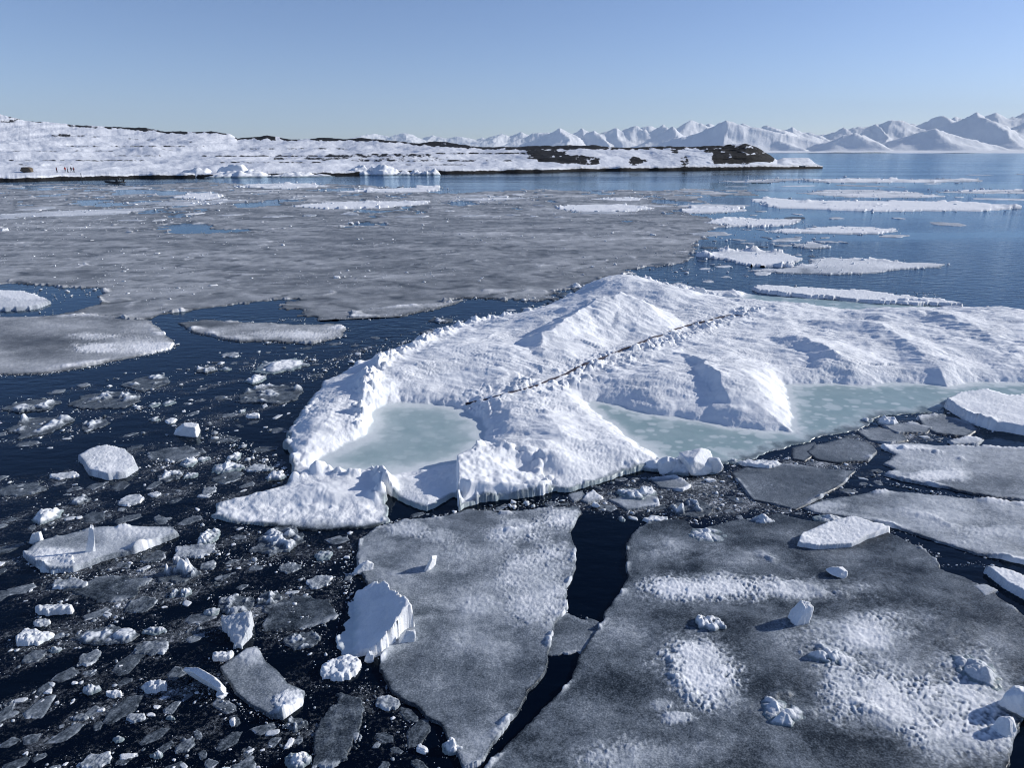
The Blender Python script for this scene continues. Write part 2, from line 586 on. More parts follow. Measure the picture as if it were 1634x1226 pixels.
def on_coast(px, py):
    d = (LPX - px) ** 2 + (LPY - py) ** 2
    d[:2] = 1e9
    i = np.unravel_index(np.argmin(d), d.shape)
    return LX[i], LY[i], LZ[i]


# ------------------------------------------------------------------ ice floes
SKIRT = -.05
OCC = []                # outlines already taken, in survey coordinates


def floe(name, poly, label, cat='ice floe', group=None, thick=.07, edge=.10, top=None, snow=.5, mat=None,
         da=.0011, dphi=.0011, cap=.5, rim=0.0, rimw=.25, und=.02, sn=.22, blobs=(), hole=None, seed=1, lines=()):
    OCC.append(poly)
    Pw = [G(*p) for p in poly]
    X, Y, RR = polar(Pw, da, dphi, cap)
    PXv, PYv = PROJ(X, Y)
    k = RR.mean() / 14.0
    d = sdf(Pw, X, Y)
    d = d + edge * k * (fbm(X / (.9 * k), Y / (.9 * k), 4, seed) + .5 * fbm(X / (.25 * k), Y / (.25 * k), 3, seed + 5))
    if hole is not None:
        d = np.minimum(d, hole(X, Y, PXv, PYv))
    cell = RR * da * 1.3
    on = ss(-.2, 1.0, d / cell)
    s = snow + .13 + 1.35 * sn * fbm(X / (1.6 * k), Y / (1.2 * k), 6, seed + 11, .48) + sn * .35 * fbm(X / .16, Y / .16, 3, seed + 13)
    for bx, by, rx, ry, am in blobs:
        q = np.hypot((PXv - bx) / rx, (PYv - by) / ry) + .40 * fbm(X / .7, Y / .7, 4, seed + int(bx) % 17) + .22 * fbm(X / .16, Y / .16, 3, seed + int(by) % 17)
        s = s + am * (1 - ss(.30, 1.22, q + .30 * fbm(X / .07, Y / .07, 2, seed + 21)))
    s = s + .15 * (ridged(X / (1.8 * k) + .4 * fbm(X / k, Y / k, 3, seed), Y / (.7 * k) + X / (3 * k), 4, seed + 31) - .62)
    zt = thick + und * fbm(X / (.8 * k), Y / (.8 * k), 4, seed + 3)
    for L, wd, hh, sa in lines:            # low pressure ridges and snow ribs
        ld, lp, lsd = linedist([G(*p) for p in L], X, Y)
        g = np.exp(-(ld / wd) ** 2) * np.clip(.35 + fbm(X / .5, Y / .5, 4, seed + 7), 0, 1.3) * np.sin(np.pi * np.clip(lp, .04, .96)) ** .5
        zt = zt + hh * g * (.5 + 1.0 * lumps(X, Y, .22, seed + 2))
        s = s + sa * g
    if rim:
        g = np.exp(-(d / (rimw * k)) ** 2) * np.clip(1.5 * fbm(X / (.9 * k), Y / (.6 * k), 4, seed + 4) - .05, 0, 1)
        zt = zt + rim * g * (.35 + .9 * lumps(X, Y, .36 * k, seed + 2) + .6 * lumps(X, Y, .15 * k, seed + 3))
        s = s + .75 * g
    if top is not None:
        zt, s = top(X, Y, PXv, PYv, d, zt, s)
    s = s - .25 * (1 - ss(0, .10 * k, d))
    # crusted snow stands proud of the bare ice
    zt = zt + .028 * ss(.50, .95, s) * (1 + .35 * fbm(X / .07, Y / .07, 2, seed + 9) + .4 * fbm(X / .3, Y / .2, 2, seed + 10))
    Z = SKIRT + on * (np.maximum(zt, .015) - SKIRT)
    c = np.mean(Pw, 0)
    me = grid_mesh(name, X, Y, Z, cellmax(Z) > -.03, {'snow': np.clip(s, 0, 1)}, (c[0], c[1], 0))
    o = link(name, me, mat or M_ICE, (c[0], c[1], 0))
    return tag(o, label, cat, group)


# --- the big snowy floe ---------------------------------------------------
MAIN = [(457, 712), (463, 690), (488, 656), (512, 618), (558, 592), (600, 573), (640, 557), (690, 543), (735, 527), (790, 515), (840, 502), (890, 489), (930, 482),
        (965, 477), (1000, 470), (1040, 466), (1100, 466), (1190, 469), (1210, 472), (1300, 478), (1400, 486), (1500, 490), (1560, 492), (1634, 501), (1760, 512), (1800, 560), (1790, 628),
        (1634, 641), (1520, 646), (1495, 658), (1400, 667), (1368, 688), (1300, 702), (1258, 716), (1200, 734), (1150, 742), (1095, 742), (1050, 748), (1000, 757), (962, 770), (935, 777), (910, 785),
        (880, 782), (850, 794), (800, 799), (768, 803), (732, 815), (724, 796), (700, 808), (682, 815), (648, 802), (617, 790), (622, 834), (580, 846), (520, 850), (440, 843), (380, 836), (330, 828), (342, 806),
        (400, 794), (455, 780), (470, 762), (467, 742)]
POOL1 = [(592, 655), (640, 643), (700, 647), (745, 655), (772, 676), (778, 706), (765, 726), (735, 741), (690, 751), (620, 761), (540, 757), (500, 747), (508, 733), (545, 714), (578, 700), (590, 680)]
POOL2 = [(933, 643), (955, 642), (1000, 652), (1040, 664), (1090, 669), (1140, 678), (1180, 686), (1225, 689), (1261, 691), (1264, 665), (1256, 640), (1253, 615), (1330, 613), (1370, 617), (1440, 612), (1480, 613),
         (1510, 619), (1560, 611), (1634, 613), (1790, 618), (1800, 640), (1634, 652), (1520, 657), (1495, 668), (1400, 677), (1368, 698), (1300, 714), (1258, 726), (1200, 746), (1150, 752), (1095, 750), (1062, 742), (1042, 726), (1000, 700), (962, 670)]
POOL3 = [(1040, 474), (1100, 474), (1180, 484), (1230, 487), (1270, 492), (1340, 499), (1400, 499), (1450, 497), (1500, 496), (1560, 496), (1580, 490), (1500, 484), (1400, 480), (1300, 472), (1195, 464), (1185, 476), (1100, 472)]
SLAB = [(728, 814), (727, 760), (770, 730), (800, 735), (855, 748), (880, 783), (850, 796), (800, 801), (768, 806)]


def build_main():
    Pw = [G(*p) for p in MAIN]
    X, Y, RR = polar(Pw, .00115, .0011, .055)
    PXv, PYv = PROJ(X, Y)
    d = sdf(Pw, X, Y)
    d = d + .16 * fbm(X / 1.1, Y / 1.1, 5, 2) + .05 * fbm(X / .22, Y / .22, 3, 7)
    fn1 = fbm(X / .55, Y / .55, 4, 6)
    p1 = sdf([G(*p) for p in POOL1], X, Y) + .16 * fn1
    p2 = sdf([G(*p) for p in POOL2], X, Y) + .14 * fn1
    p3 = sdf([G(*p) for p in POOL3], X, Y) + .2 * fn1
    pm = np.maximum(np.maximum(p1, p2), p3)
    dry = np.minimum(d, -pm)                                  # distance to the nearest open edge
    z = .05 + .11 * (1 - np.exp(-np.maximum(d, 0) / .25)) * ss(-.3, .8, -pm) + .06 * ss(0, .25, -pm) + .26 * ss(0, 3.0, dry) + .05 * ss(0, .7, dry)

    def mound(px, py, h, sx, sy, rot=0., base=0.):
        x0, y0 = G(px, py, base)
        c, s_ = math.cos(rot), math.sin(rot)
        u, v = (X - x0) * c + (Y - y0) * s_, -(X - x0) * s_ + (Y - y0) * c
        return h * np.exp(-(u / sx) ** 2 - (v / sy) ** 2)

    def crest(pts, hs, wl, wr, seed, pw=1.0, wob=.3):
        """sharp ridge: wl / wr = foot width on the left / right of travel"""
        P = [G(*p) for p in pts]
        xw, yw = X + wob * fbm(X / 1.5, Y / 1.5, 3, seed), Y + wob * fbm(X / 1.5, Y / 1.5, 3, seed + 1)
        ld, lp, sd_ = linedist(P, xw, yw)
        wd = np.where(sd_ > 0, wl, wr)
        h = np.interp(lp, np.linspace(0, 1, len(hs)), hs)
        return h * np.clip(1 - ld / wd, 0, 1) ** pw * ss(.0, 1.3, dry + .2 * fn1)

    zb = z.copy()
    z = z + mound(985, 482, 1.15, 2.8, 3.0, .2) + mound(905, 530, .45, 2.2, 2.0) + mound(800, 590, .18, 2.5, 1.6)
    z = np.maximum(z, np.minimum(zb, .25) + crest([(830, 512, .4), (880, 500, .9), (940, 482, 1.4), (985, 470, 1.8), (1012, 476, 1.3), (1050, 486, .8)], [.3, .75, 1.25, 1.62, .9, .3], 2.0, 4.2, 51, 1.1))
    z = np.maximum(z, np.minimum(zb, .25) + crest([(985, 472, 1.7), (930, 505, 1.1), (872, 545, .7), (868, 590, .4), (890, 612, .2)], [1.6, 1.25, .95, .60, .1], 3.2, 2.0, 53, 1.0))
    z = np.maximum(z, np.minimum(zb, .2) + crest([(790, 535, .5), (735, 560, .4), (720, 600, .3)], [.35, .4, .1], 1.5, 1.0, 57, 1.0))
    z = np.maximum(z, np.minimum(zb, .28) + crest([(1075, 565, .3), (1112, 576, .6), (1150, 612, .7), (1190, 670, .4), (1200, 692, .2)], [.20, .42, .52, .30, .06], 4.2, .95, 59, 1.15, .45))
    z = np.maximum(z, np.minimum(zb, .3) + crest([(1215, 545, .4), (1290, 545, .7), (1360, 590, .4), (1400, 612, .1)], [.2, .5, .45, .1], 3.0, 1.5, 61, 1.1))
    z = np.maximum(z, np.minimum(zb, .3) + crest([(1290, 520, .4), (1400, 525, .6), (1500, 590, .4), (1520, 612, .1)], [.3, .5, .35, .05], 3.5, 2.0, 63, 1.1))
    z = np.maximum(z, np.minimum(zb, .3) + crest([(1400, 510, .5), (1480, 505, .6), (1560, 540, .4), (1634, 600, .2)], [.4, .5, .3, .1], 3.5, 2.0, 65, 1.1))
    z = z + mound(1075, 500, .35, 2.0, 1.6) + mound(1180, 505, .2, 3.5, 2.0) + mound(1620, 540, .25, 5, 2.5)
    z = z + (mound(1080, 630, .16, 2.0, 1.0) + mound(1220, 640, .14, 1.3, 1.6)) * ss(0, 1.4, dry)
    # wind-packed undulation, sastrugi, dimples
    inl = ss(.05, .9, dry)
    z = z + inl * (.12 * fbm(X / 2.0, Y / 2.0, 4, 71, .42) + .10 * np.maximum(0, ridged(X / 2.6 + Y / 7, Y / 1.3 - X / 9, 4, 73) - .60) * 2.2)
    su, sv = X * .80 - Y * .60, X * .60 + Y * .80
    z = z + inl * (.055 * fbm(su / 2.2, sv / .38, 4, 74) + .05 * np.maximum(0, fbm(su / 1.4, sv / .30, 3, 76)) ) * np.clip(.5 + fbm(X / 4, Y / 4, 2, 78), 0, 1)
    dm = pn(X / .075, Y / .085, 75) * .7 + (.5 - np.abs(pn(X / .16, Y / .19, 77))) * .7
    z = z + .015 * dm * (.15 + 1.25 * np.clip(.35 + 1.3 * fbm(X / 2.5, Y / 2.5, 3, 79), 0, 1)) * ss(0, .25, dry)
    # rubble rim on the left shoulder, rubble along the rope, lumps on open edges
    L = [G(*p) for p in [(588, 692), (578, 668), (588, 640), (592, 615), (612, 596), (650, 577), (690, 553), (735, 528), (800, 512)]]
    ld, lp, sd_ = linedist(L, X, Y)
    g = np.exp(-(ld / .42) ** 2) * np.clip(.65 + .8 * fbm(X / .8, Y / .8, 3, 81), 0, 1.2)
    z = z + g * (.24 + .22 * lumps(X, Y, .30, 3) * np.clip(.6 + 1.4 * fbm(X / .7, Y / .7, 2, 82), 0, 1.4) + .14 * lumps(X, Y, .16, 4) + .08 * lumps(X, Y, .09, 44))
    L = [G(*p) for p in [(700, 655), (760, 646), (830, 632), (900, 615), (960, 594), (1040, 566), (1110, 540), (1190, 514)]]
    ld, lp, sd_ = linedist(L, X, Y)
    wd = .80 * (1 + .4 * fbm(X / 2, Y / 2, 2, 83))
    g = np.exp(-((ld + sd_ * .35) / wd) ** 2) * np.clip(.45 + .9 * fbm(X / .9, Y / .9, 3, 85), 0, 1)
    z = z + g * (.20 * blocks(X, Y, .34, 5) + .16 * lumps(X, Y, .20, 6) - .05)
    g = np.exp(-((d - .12) / .22) ** 2) * np.clip(.1 + fbm(X / 1.1, Y / 1.1, 3, 87), 0, 1)
    z = z + g * (.32 * lumps(X, Y, .34, 8) + .13 * lumps(X, Y, .15, 9)) * (1 - ss(640, 680, PXv) * (1 - ss(850, 880, PXv)))
    z = z * (1 - .32 * ss(725, 768, PYv))
    # raised broken slab at the near edge, its left side a small cliff
    sl = sdf([G(*p) for p in SLAB], X, Y) + .04 * fn1
    x0, y0 = G(728, 780)
    tilt = np.clip(.50 - .16 * (X - x0) + .05 * (Y - y0), .16, .6)
    z = np.where(sl > 0, np.maximum(z, z * .3 + tilt * ss(0, .08 + .5 * ss(730, 742, PXv) * ss(788, 800, PYv), sl) + .06 * fbm(X / .35, Y / .35, 3, 89)), z)
    z = z + .26 * lumps(X, Y, .36, 12) * np.exp(-((sl) / .22) ** 2) * (PXv > 760)
    z = z - mound(835, 757, .22, .55, .35) + mound(880, 752, .14, .6, .3) - mound(675, 775, .12, .7, .5)
    # near-left tongue: lumpy back wall
    L = [G(*p) for p in [(470, 772), (520, 762), (560, 768), (600, 764), (618, 782), (606, 796)]]
    ld, lp, sd_ = linedist(L, X, Y)
    g = np.exp(-(ld / .2) ** 2)
    z = z + g * (.06 + .26 * lumps(X, Y, .48, 15) + .15 * lumps(X, Y, .2, 16))
    L = [G(*p) for p in [(596, 757), (612, 772), (622, 790)]]
    ld, lp, sd_ = linedist(L, X, Y)
    z = z + .18 * np.exp(-(ld / .16) ** 2)
    # the near-left tongue is a low lumpy plate
    tg = ss(800, 812, PYv) * (PXv < 632)
    z = z * (1 - .55 * tg) + .05 * tg * fbm(X / .35, Y / .35, 4, 23)
    # rear rubble rim beyond the pool
    L = [G(*p) for p in [(1005, 470), (1060, 471), (1110, 471), (1150, 477), (1195, 482)]]
    ld, lp, sd_ = linedist(L, X, Y)
    z = z + np.exp(-(ld / .45) ** 2) * (.10 + .30 * lumps(X, Y, .45, 17) + .2 * lumps(X, Y, .22, 18)) * (1 - .5 * lp)
    L = [G(*p) for p in [(1190, 482), (1250, 482), (1330, 487)]]
    ld, lp, sd_ = linedist(L, X, Y)
    z = z + np.exp(-(ld / .25) ** 2) * (.4 * lumps(X, Y, .5, 19))
    # pools cut in
    wet = ss(-.10, .06, pm)
    zp = .035 + .006 * fbm(X / .5, Y / .5, 3, 91)
    z = z * (1 - wet) + zp * wet
    s = 1.0 - .10 * np.clip(fbm(X / 1.4, Y / 1.4, 4, 93), 0, 1) - .55 * (1 - ss(.02, .16, d)) * ss(0.02, -.02, z - .22)
    # foot of the near-left tongue is thin wet ice
    foot = ss(832, 846, PYv + 6 * fn1) * (PXv < 640)
    s = s - .55 * foot
    z = z * (1 - .8 * foot)
    # pads: paler discs frozen into the pools
    _p = np.zeros_like(X)
    for i, (cell, sd2) in enumerate(((.9, 41), (.45, 43))):
        a, b = X / cell, Y / (cell * .8)
        for cx, cy, ra, rb in _cells(a, b, sd2):
            q = np.hypot(a - cx, b - cy) / (.10 + .34 * ra * ra) + .55 * fn1
            _p = np.maximum(_p, (1 - ss(.75, 1.1, q)) * (.35 + .65 * rb) * (ra > (.35 if i else .45)))
    k2 = (p2 >= p1)
    pad = _p * np.where(k2, .75, .28) + .18 * fbm(X / .9, Y / .9, 4, 95) + .05 + .12 * (~k2)
    # pool edges grade into frozen slush
    edge_ = 1 - ss(.02, np.where(k2, .40, .70), pm + .15 * fbm(X / .3, Y / .3, 3, 97))
    pad = np.clip(pad + .75 * edge_ * ss(-.02, .1, pm) + .45 * (1 - ss(.1, np.where(k2, .7, 1.3), pm + .3 * fbm(X / .9, Y / .9, 3, 98))), 0, 1)
    teal = ss(-.04, .05, pm) * (1 - .35 * edge_)
    # outer fringe of pool 2 goes dark where the shelf ends
    fr = (1 - ss(.0, .7, d + .35 * fn1)) * ss(.0, .1, p2)
    z = np.where(fr > .05, np.minimum(z, .036 - .022 * fr), z)
    teal = teal * (1 - .75 * fr)
    s = np.where(fr > .02, s * (1 - fr) + fr * (.34 + .3 * fn1), s)
    # green-blue undercut faces of the near edge
    teal = np.maximum(teal, .75 * (1 - ss(.0, .10, d)) * ss(.30, .06, z) * (PYv > 640) * (1 - foot))
    cell = RR * .0012
    on = ss(-.2, 1.1, d / cell)
    Z = SKIRT + on * (np.maximum(z, .02) - SKIRT)
    c = G(900, 620)
    at = {'snow': np.clip(s, 0, 1), 'teal': np.clip(teal, 0, 1), 'pad': pad}
    cm = cellmax(Z) > -.03
    pc = cellmin(pm) > 0
    c1, c2, c3 = pc & (cellmin(p1) > 0), pc & (cellmin(p2) > 0), pc & (cellmin(p3) > 0)
    body = link('snow_floe', grid_mesh('snow_floe', X, Y, Z, cm & ~(c1 | c2 | c3), at, (*c, 0)), M_ICE, (*c, 0))
    tag(body, 'very large white snow covered ice floe with mounds and pale green melt pools', 'ice floe')
    for m_, lab in ((c1, 'pale green frozen pool ringed by snow'), (c2 & ~c1, 'grey green flooded shelf dotted with pale ice pads'), (c3 & ~c2, 'narrow blue green pool behind the snow')):
        o = link('melt_pool', grid_mesh('melt_pool', X, Y, Z, cm & m_, at, (*c, 0)), M_ICE, (0, 0, 0), body)
        o['label'] = lab

    def height(px, py):
        x, y = G(px, py, .4)
        for _ in range(6):
            i = np.argmin((X - x) ** 2 + (Y - y) ** 2)
            zz = Z.ravel()[i]
            x, y = G(px, py, zz)
        return x, y, zz
    hz = (X, Y, Z)
    return body, height, hz


MAINOBJ, main_height, MAINGRID = build_main()

# ------------------------------------------------------------------ sea air
bm = bmesh.new()
bmesh.ops.create_cube(bm, size=1)
me = bpy.data.meshes.new('haze')
bm.to_mesh(me)
bm.free()
hm = bpy.data.materials.new('sea_air')
hm.use_nodes = True
hn = hm.node_tree
hn.nodes.remove(hn.nodes['Principled BSDF'])
pv = hn.nodes.new('ShaderNodeVolumePrincipled')
pv.inputs['Color'].default_value = (.72, .87, 1, 1)
pv.inputs['Density'].default_value = 3.0e-5
hn.links.new(pv.outputs[0], hn.nodes['Material Output'].inputs['Volume'])
hz = tag(link('haze', me, hm, (0, 0, 750)), 'thin pale sea air in front of the far mountains', 'haze', kind='stuff')
hz.scale = (50000, 50000, 1502)

# ------------------------------------------------------------------ thin grey ice sheet
SHEET = [(-260, 516), (60, 510), (150, 503), (240, 506), (285, 499), (312, 492), (380, 485), (440, 478), (462, 481), (472, 492), (520, 506), (560, 507), (620, 504), (680, 494), (720, 483), (745, 476), (800, 479), (880, 478), (905, 462), (960, 446), (1015, 430), (1070, 421), (1112, 410),
         (1108, 396), (1132, 384), (1128, 372), (1170, 358), (1140, 350), (1100, 342), (1150, 336), (1190, 330), (1130, 322), (1215, 314), (1190, 303), (1100, 301), (1000, 303), (900, 304), (850, 300), (760, 306), (700, 309), (640, 300), (560, 293), (430, 296), (330, 290), (200, 296), (100, 293), (-260, 297)]
POND = [(-60, 453), (0, 452), (44, 453), (90, 458), (151, 460), (163, 469), (155, 484), (118, 497), (67, 506), (0, 510), (-60, 512)]


def sheet_hole(X, Y, PXv, PYv):
    pond = -(sdf([G(*p) for p in POND], X, Y) + .5 * fbm(X / 2, Y / 2, 4, 3))
    far = ss(395, 320, PYv)
    n = fbm(X / 9, Y / 15, 5, 33) * .6 + fbm(X / 30, Y / 22, 3, 35) * .6
    op = (n + .60 - .38 * far - .12 * ss(440, 500, PYv)) * 4
    op2 = (fbm(X / 4.5, Y / 8, 5, 36, .6) + .55 * fbm(X / 14, Y / 20, 2, 38) + 1.15 - .62 * ss(352, 322, PYv)) * 2
    return np.minimum(np.minimum(pond, op), op2)


def sheet_top(X, Y, PXv, PYv, d, zt, s):
    st = .10 * fbm(X / 1.5, Y / 1.3, 4, 22) + .22 * ss(.25, .7, fbm(X / 1.1, Y / 1.9, 4, 24)) * np.clip(.4 + fbm(X / 12, Y / 9, 2, 26), 0, 1) + fbm(X / 7 + .5 * fbm(X / 5, Y / 5, 2, 5), Y / 4.5, 5, 21) * .17 + fbm(X / 2.2, Y / 1.6, 4, 23) * .10 + fbm(X / 22, Y / 16, 3, 25) * .10
    st = st + .20 * ss(.2, .8, fbm(X / 16 + .4 * fbm(X / 6, Y / 6, 3, 41), Y / 6, 5, 43))
    s = .575 + st * .95
    rg = ridged(X / 9 + .3 * fbm(X / 4, Y / 4, 3, 1), Y / 9, 3, 27)
    s = s + .35 * ss(.90, .97, rg) * np.clip(.3 + fbm(X / 5, Y / 5, 2, 28), 0, 1)
    s = s - .20 * ss(.86, .95, ridged(X / 6, Y / 4, 3, 29))
    s = s + .30 * ss(345, 318, PYv) * np.clip(fbm(X / 16, Y / 10, 3, 31) + .1, 0, 1)
    g = (1 - ss(.05, .5, d)) * np.clip(fbm(X / 1.6, Y / 1.6, 3, 37) + .15, 0, 1)
    s = s + .8 * g
    zt = .03 + .02 * fbm(X / 1.5, Y / 1.5, 3, 39) + g * (.05 + .3 * lumps(X, Y, .5, 7)) + .05 * ss(.92, .99, rg)
    return zt, s


floe('thin_ice_sheet', SHEET, 'very wide sheet of thin grey ice stretching towards the snowy coast', 'ice sheet', thick=.03, edge=.25, snow=.5, hole=sheet_hole, top=sheet_top,
     mat=M_SHEET, da=.0009, dphi=.0008, cap=5, seed=4)

FL = 'grey ice floes around the big snowy floe'
# lagoon-side plates on the left
floe('ice_floe', [(-200, 512), (0, 507), (60, 505), (130, 503), (200, 506), (240, 511), (256, 526), (282, 549), (280, 557), (215, 571), (145, 585), (67, 597), (-200, 606)],
     'broad flat grey floe along the thin ice sheet, near rim lined with snow crumbs', snow=.46, thick=.035, rim=.10, rimw=.2, edge=.08, seed=8, mat=M_SHEET,
     blobs=[(195, 550, 70, 17, .25), (150, 557, 40, 8, .5), (250, 556, 35, 7, .45), (145, 538, 40, 6, .35), (60, 545, 60, 10, -.12)], da=.0009, dphi=.0009, cap=1)
floe('ice_floe', [(286, 516), (330, 511), (400, 515), (470, 519), (540, 518), (556, 525), (542, 540), (500, 549), (430, 546), (370, 546), (310, 532)],
     'lens shaped grey brown floe across the dark lead from the thin ice sheet', snow=.42, thick=.04, rim=.10, edge=.08, seed=9, mat=M_SHEET,
     blobs=[(470, 537, 110, 9, .28), (340, 520, 60, 8, -.1)], da=.0009, dphi=.0009, cap=1)
floe('ice_floe', [(-40, 468), (0, 465), (40, 468), (62, 474), (82, 484), (70, 491), (48, 495), (0, 497), (-40, 496)],
     'smooth white topped floe in the round blue pond in the grey ice sheet', snow=.72, thick=.14, edge=.05, seed=10, sn=.12, da=.0009, dphi=.0009, blobs=[(40, 474, 50, 9, .4)])
floe('ice_floe', [(560, 498), (620, 489), (700, 484), (745, 478), (700, 492), (650, 503), (600, 507), (560, 508)], 'slim pale grey floe lined with crumbs along the lead', snow=.5, thick=.05, rim=.12, seed=12, da=.0009, dphi=.0009, mat=M_SHEET)

# near plates
CRK = [(905, 950), (905, 975), (885, 1000), (880, 1040), (868, 1080), (845, 1110), (818, 1150), (790, 1190), (765, 1222)]
floe('ice_floe', [(572, 866), (600, 845), (640, 833), (700, 828), (745, 815), (800, 821), (870, 812), (925, 810), (928, 822), (910, 848), (922, 880), (919, 905)] + CRK + [(742, 1230), (700, 1160), (665, 1135), (625, 1112), (605, 1072), (612, 1030), (600, 980), (582, 930), (568, 895)],
     'large translucent grey ice plate left of the black crack', snow=.36, sn=.18, thick=.05, edge=.075, seed=14, und=.012, rim=.05, rimw=.12,
     blobs=[(860, 935, 70, 75, .26), (800, 960, 110, 120, .10), (690, 905, 70, 60, .05), (905, 830, 45, 18, .38), (830, 850, 60, 22, .25), (760, 840, 60, 14, -.05), (700, 860, 40, 12, .22), (650, 850, 40, 14, .25), (850, 1075, 40, 60, -.14), (690, 980, 40, 10, -.22), (790, 1160, 50, 60, -.02), (785, 1140, 28, 26, .12), (660, 1080, 60, 50, -.05), (830, 1010, 60, 60, -.05)],
     lines=[([(760, 850), (820, 850), (880, 838), (915, 820)], .10, .06, .3)])
floe('ice_floe', [(1036, 836), (1050, 830), (1092, 832), (1112, 848), (1150, 838), (1172, 832), (1210, 830), (1240, 822), (1290, 832), (1345, 838), (1415, 852), (1478, 880), (1497, 898), (1503, 912), (1572, 938), (1602, 962), (1634, 985), (1690, 1005), (1730, 1030), (1715, 1062), (1680, 1082), (1640, 1098), (1628, 1165), (1612, 1215), (1600, 1300), (1500, 1330), (900, 1330), (700, 1300), (772, 1228),
                  (786, 1210), (816, 1184), (852, 1149), (882, 1120), (911, 1085), (921, 1056), (936, 1030), (961, 995), (963, 980), (986, 955), (1001, 920), (999, 895), (996, 870), (1018, 845)],
     'largest cracked grey ice plate right of the black crack, patched with rough snow', snow=.19, sn=.20, thick=.05, edge=.075, seed=15, und=.014, rim=.04, rimw=.12,
     blobs=[(1130, 940, 110, 26, .42), (1250, 945, 140, 22, .42), (1080, 950, 60, 30, .2), (1115, 1070, 70, 65, .55), (1150, 1110, 45, 40, .35), (1230, 1050, 60, 60, .14), (1350, 1010, 110, 50, .25), (1420, 1040, 130, 80, .25), (1370, 1110, 110, 50, .38), (1460, 1140, 150, 50, .42), (1560, 1110, 90, 70, .30), (1530, 1190, 110, 40, .42), (1600, 1050, 60, 40, .1),
            (1100, 870, 70, 25, .16), (1190, 885, 70, 22, .16), (1060, 900, 50, 40, .12), (1330, 890, 80, 20, .12), (1040, 890, 50, 10, .05), (1000, 1000, 60, 60, .14), (980, 1040, 50, 60, .10), (990, 1090, 40, 50, -.05), (930, 1180, 110, 60, .17), (1040, 1215, 150, 40, .22), (1180, 1200, 60, 50, -.1), (1330, 1180, 90, 40, -.14), (1080, 1150, 34, 12, .45), (1055, 1130, 22, 10, .3),
            (1090, 915, 80, 14, -.12), (1170, 1000, 60, 14, -.10), (1320, 975, 80, 14, -.14), (1420, 960, 90, 16, -.14), (1470, 930, 60, 30, -.08), (1250, 1080, 60, 40, -.14), (1200, 870, 40, 12, -.18), (1400, 870, 90, 18, -.1)],
     lines=[([(1060, 945), (1130, 935), (1250, 940), (1370, 955), (1420, 970)], .28, .05, .15), ([(1062, 1030), (1075, 1090), (1110, 1140)], .22, .05, .2), ([(1290, 1090), (1330, 1120), (1420, 1160), (1500, 1215)], .2, .06, .2), ([(1280, 1040), (1310, 1040), (1355, 1060)], .12, .10, .45), ([(1200, 880), (1230, 895), (1260, 912)], .12, .05, .3),
            ([(1200, 1135), (1225, 1120), (1255, 1115), (1290, 1140)], .10, .10, .5), ([(1450, 985), (1520, 1010), (1580, 1055)], .25, .03, .1)])
floe('ice_floe', [(1278, 812), (1310, 800), (1370, 790), (1420, 784), (1500, 792), (1570, 799), (1634, 806), (1700, 815), (1790, 812), (1840, 838), (1815, 868), (1850, 900), (1790, 925), (1740, 915), (1700, 922), (1634, 902), (1560, 888), (1500, 868), (1430, 844), (1345, 827), (1300, 822)],
     'pale grey plate on the right between two narrow cracks, frosted with thin snow', snow=.50, sn=.19, thick=.04, edge=.05, seed=16, rim=.07, rimw=.12,
     blobs=[(1480, 830, 150, 30, .10), (1320, 808, 40, 10, .22), (1400, 805, 60, 14, -.1), (1600, 860, 80, 30, .1), (1580, 850, 60, 10, .12)], lines=[([(1440, 815), (1500, 835), (1580, 870)], .12, .04, .15)])
floe('ice_floe', [(1408, 742), (1428, 728), (1402, 714), (1440, 706), (1500, 713), (1560, 714), (1640, 717), (1720, 722), (1790, 735), (1830, 756), (1790, 770), (1815, 795), (1740, 806), (1690, 800), (1634, 802), (1590, 797), (1510, 781), (1440, 770), (1405, 760), (1425, 750)],
     'pale streaky ice plate behind the frosted plate, with a patch of lumpy snow', snow=.50, sn=.20, thick=.04, edge=.05, seed=17, rim=.06, rimw=.1,
     blobs=[(1490, 762, 50, 12, .38), (1440, 716, 50, 5, .35), (1580, 770, 60, 15, -.12), (1480, 740, 80, 10, .12)], lines=[([(1408, 713), (1450, 718), (1500, 726), (1530, 735)], .12, .16, .5)])
floe('ice_floe', [(1165, 757), (1192, 745), (1250, 742), (1330, 749), (1367, 752), (1345, 776), (1308, 797), (1270, 816), (1238, 808), (1200, 800), (1180, 776)],
     'dark see-through ice plate with sharp straight edges beside open black water', snow=.24, sn=.09, thick=.035, edge=.02, seed=18, rim=.06, rimw=.08,
     blobs=[(1355, 760, 20, 10, .2), (1210, 770, 30, 14, .1)])
floe('ice_floe', [(1506, 650), (1530, 636), (1572, 632), (1604, 640), (1640, 640), (1740, 650), (1760, 690), (1690, 700), (1634, 694), (1580, 686), (1542, 673)],
     'thick white snow covered floe beyond the dark strip of water at the right', snow=1.0, sn=.05, thick=.24, edge=.03, seed=19, und=.05, rim=.18, rimw=.15)
floe('ice_floe', [(1270, 876), (1278, 858), (1330, 838), (1362, 832), (1422, 851), (1382, 866), (1358, 877), (1302, 881)],
     'pointed white ice slab lying across the edge of the largest grey plate', snow=.85, sn=.1, thick=.12, edge=.02, seed=20, rim=.05)
floe('ice_floe', [(1566, 911), (1602, 918), (1660, 938), (1700, 960), (1690, 985), (1634, 958), (1598, 938)],
     'ribbed white slab wedged in the crack at the far right', snow=.9, sn=.1, thick=.14, edge=.02, seed=21)
floe('ice_floe', [(1545, 936), (1572, 934), (1594, 946), (1572, 957)], 'little four sided grey plate beside the ribbed white slab', snow=.62, sn=.08, thick=.05, edge=.015, seed=22)
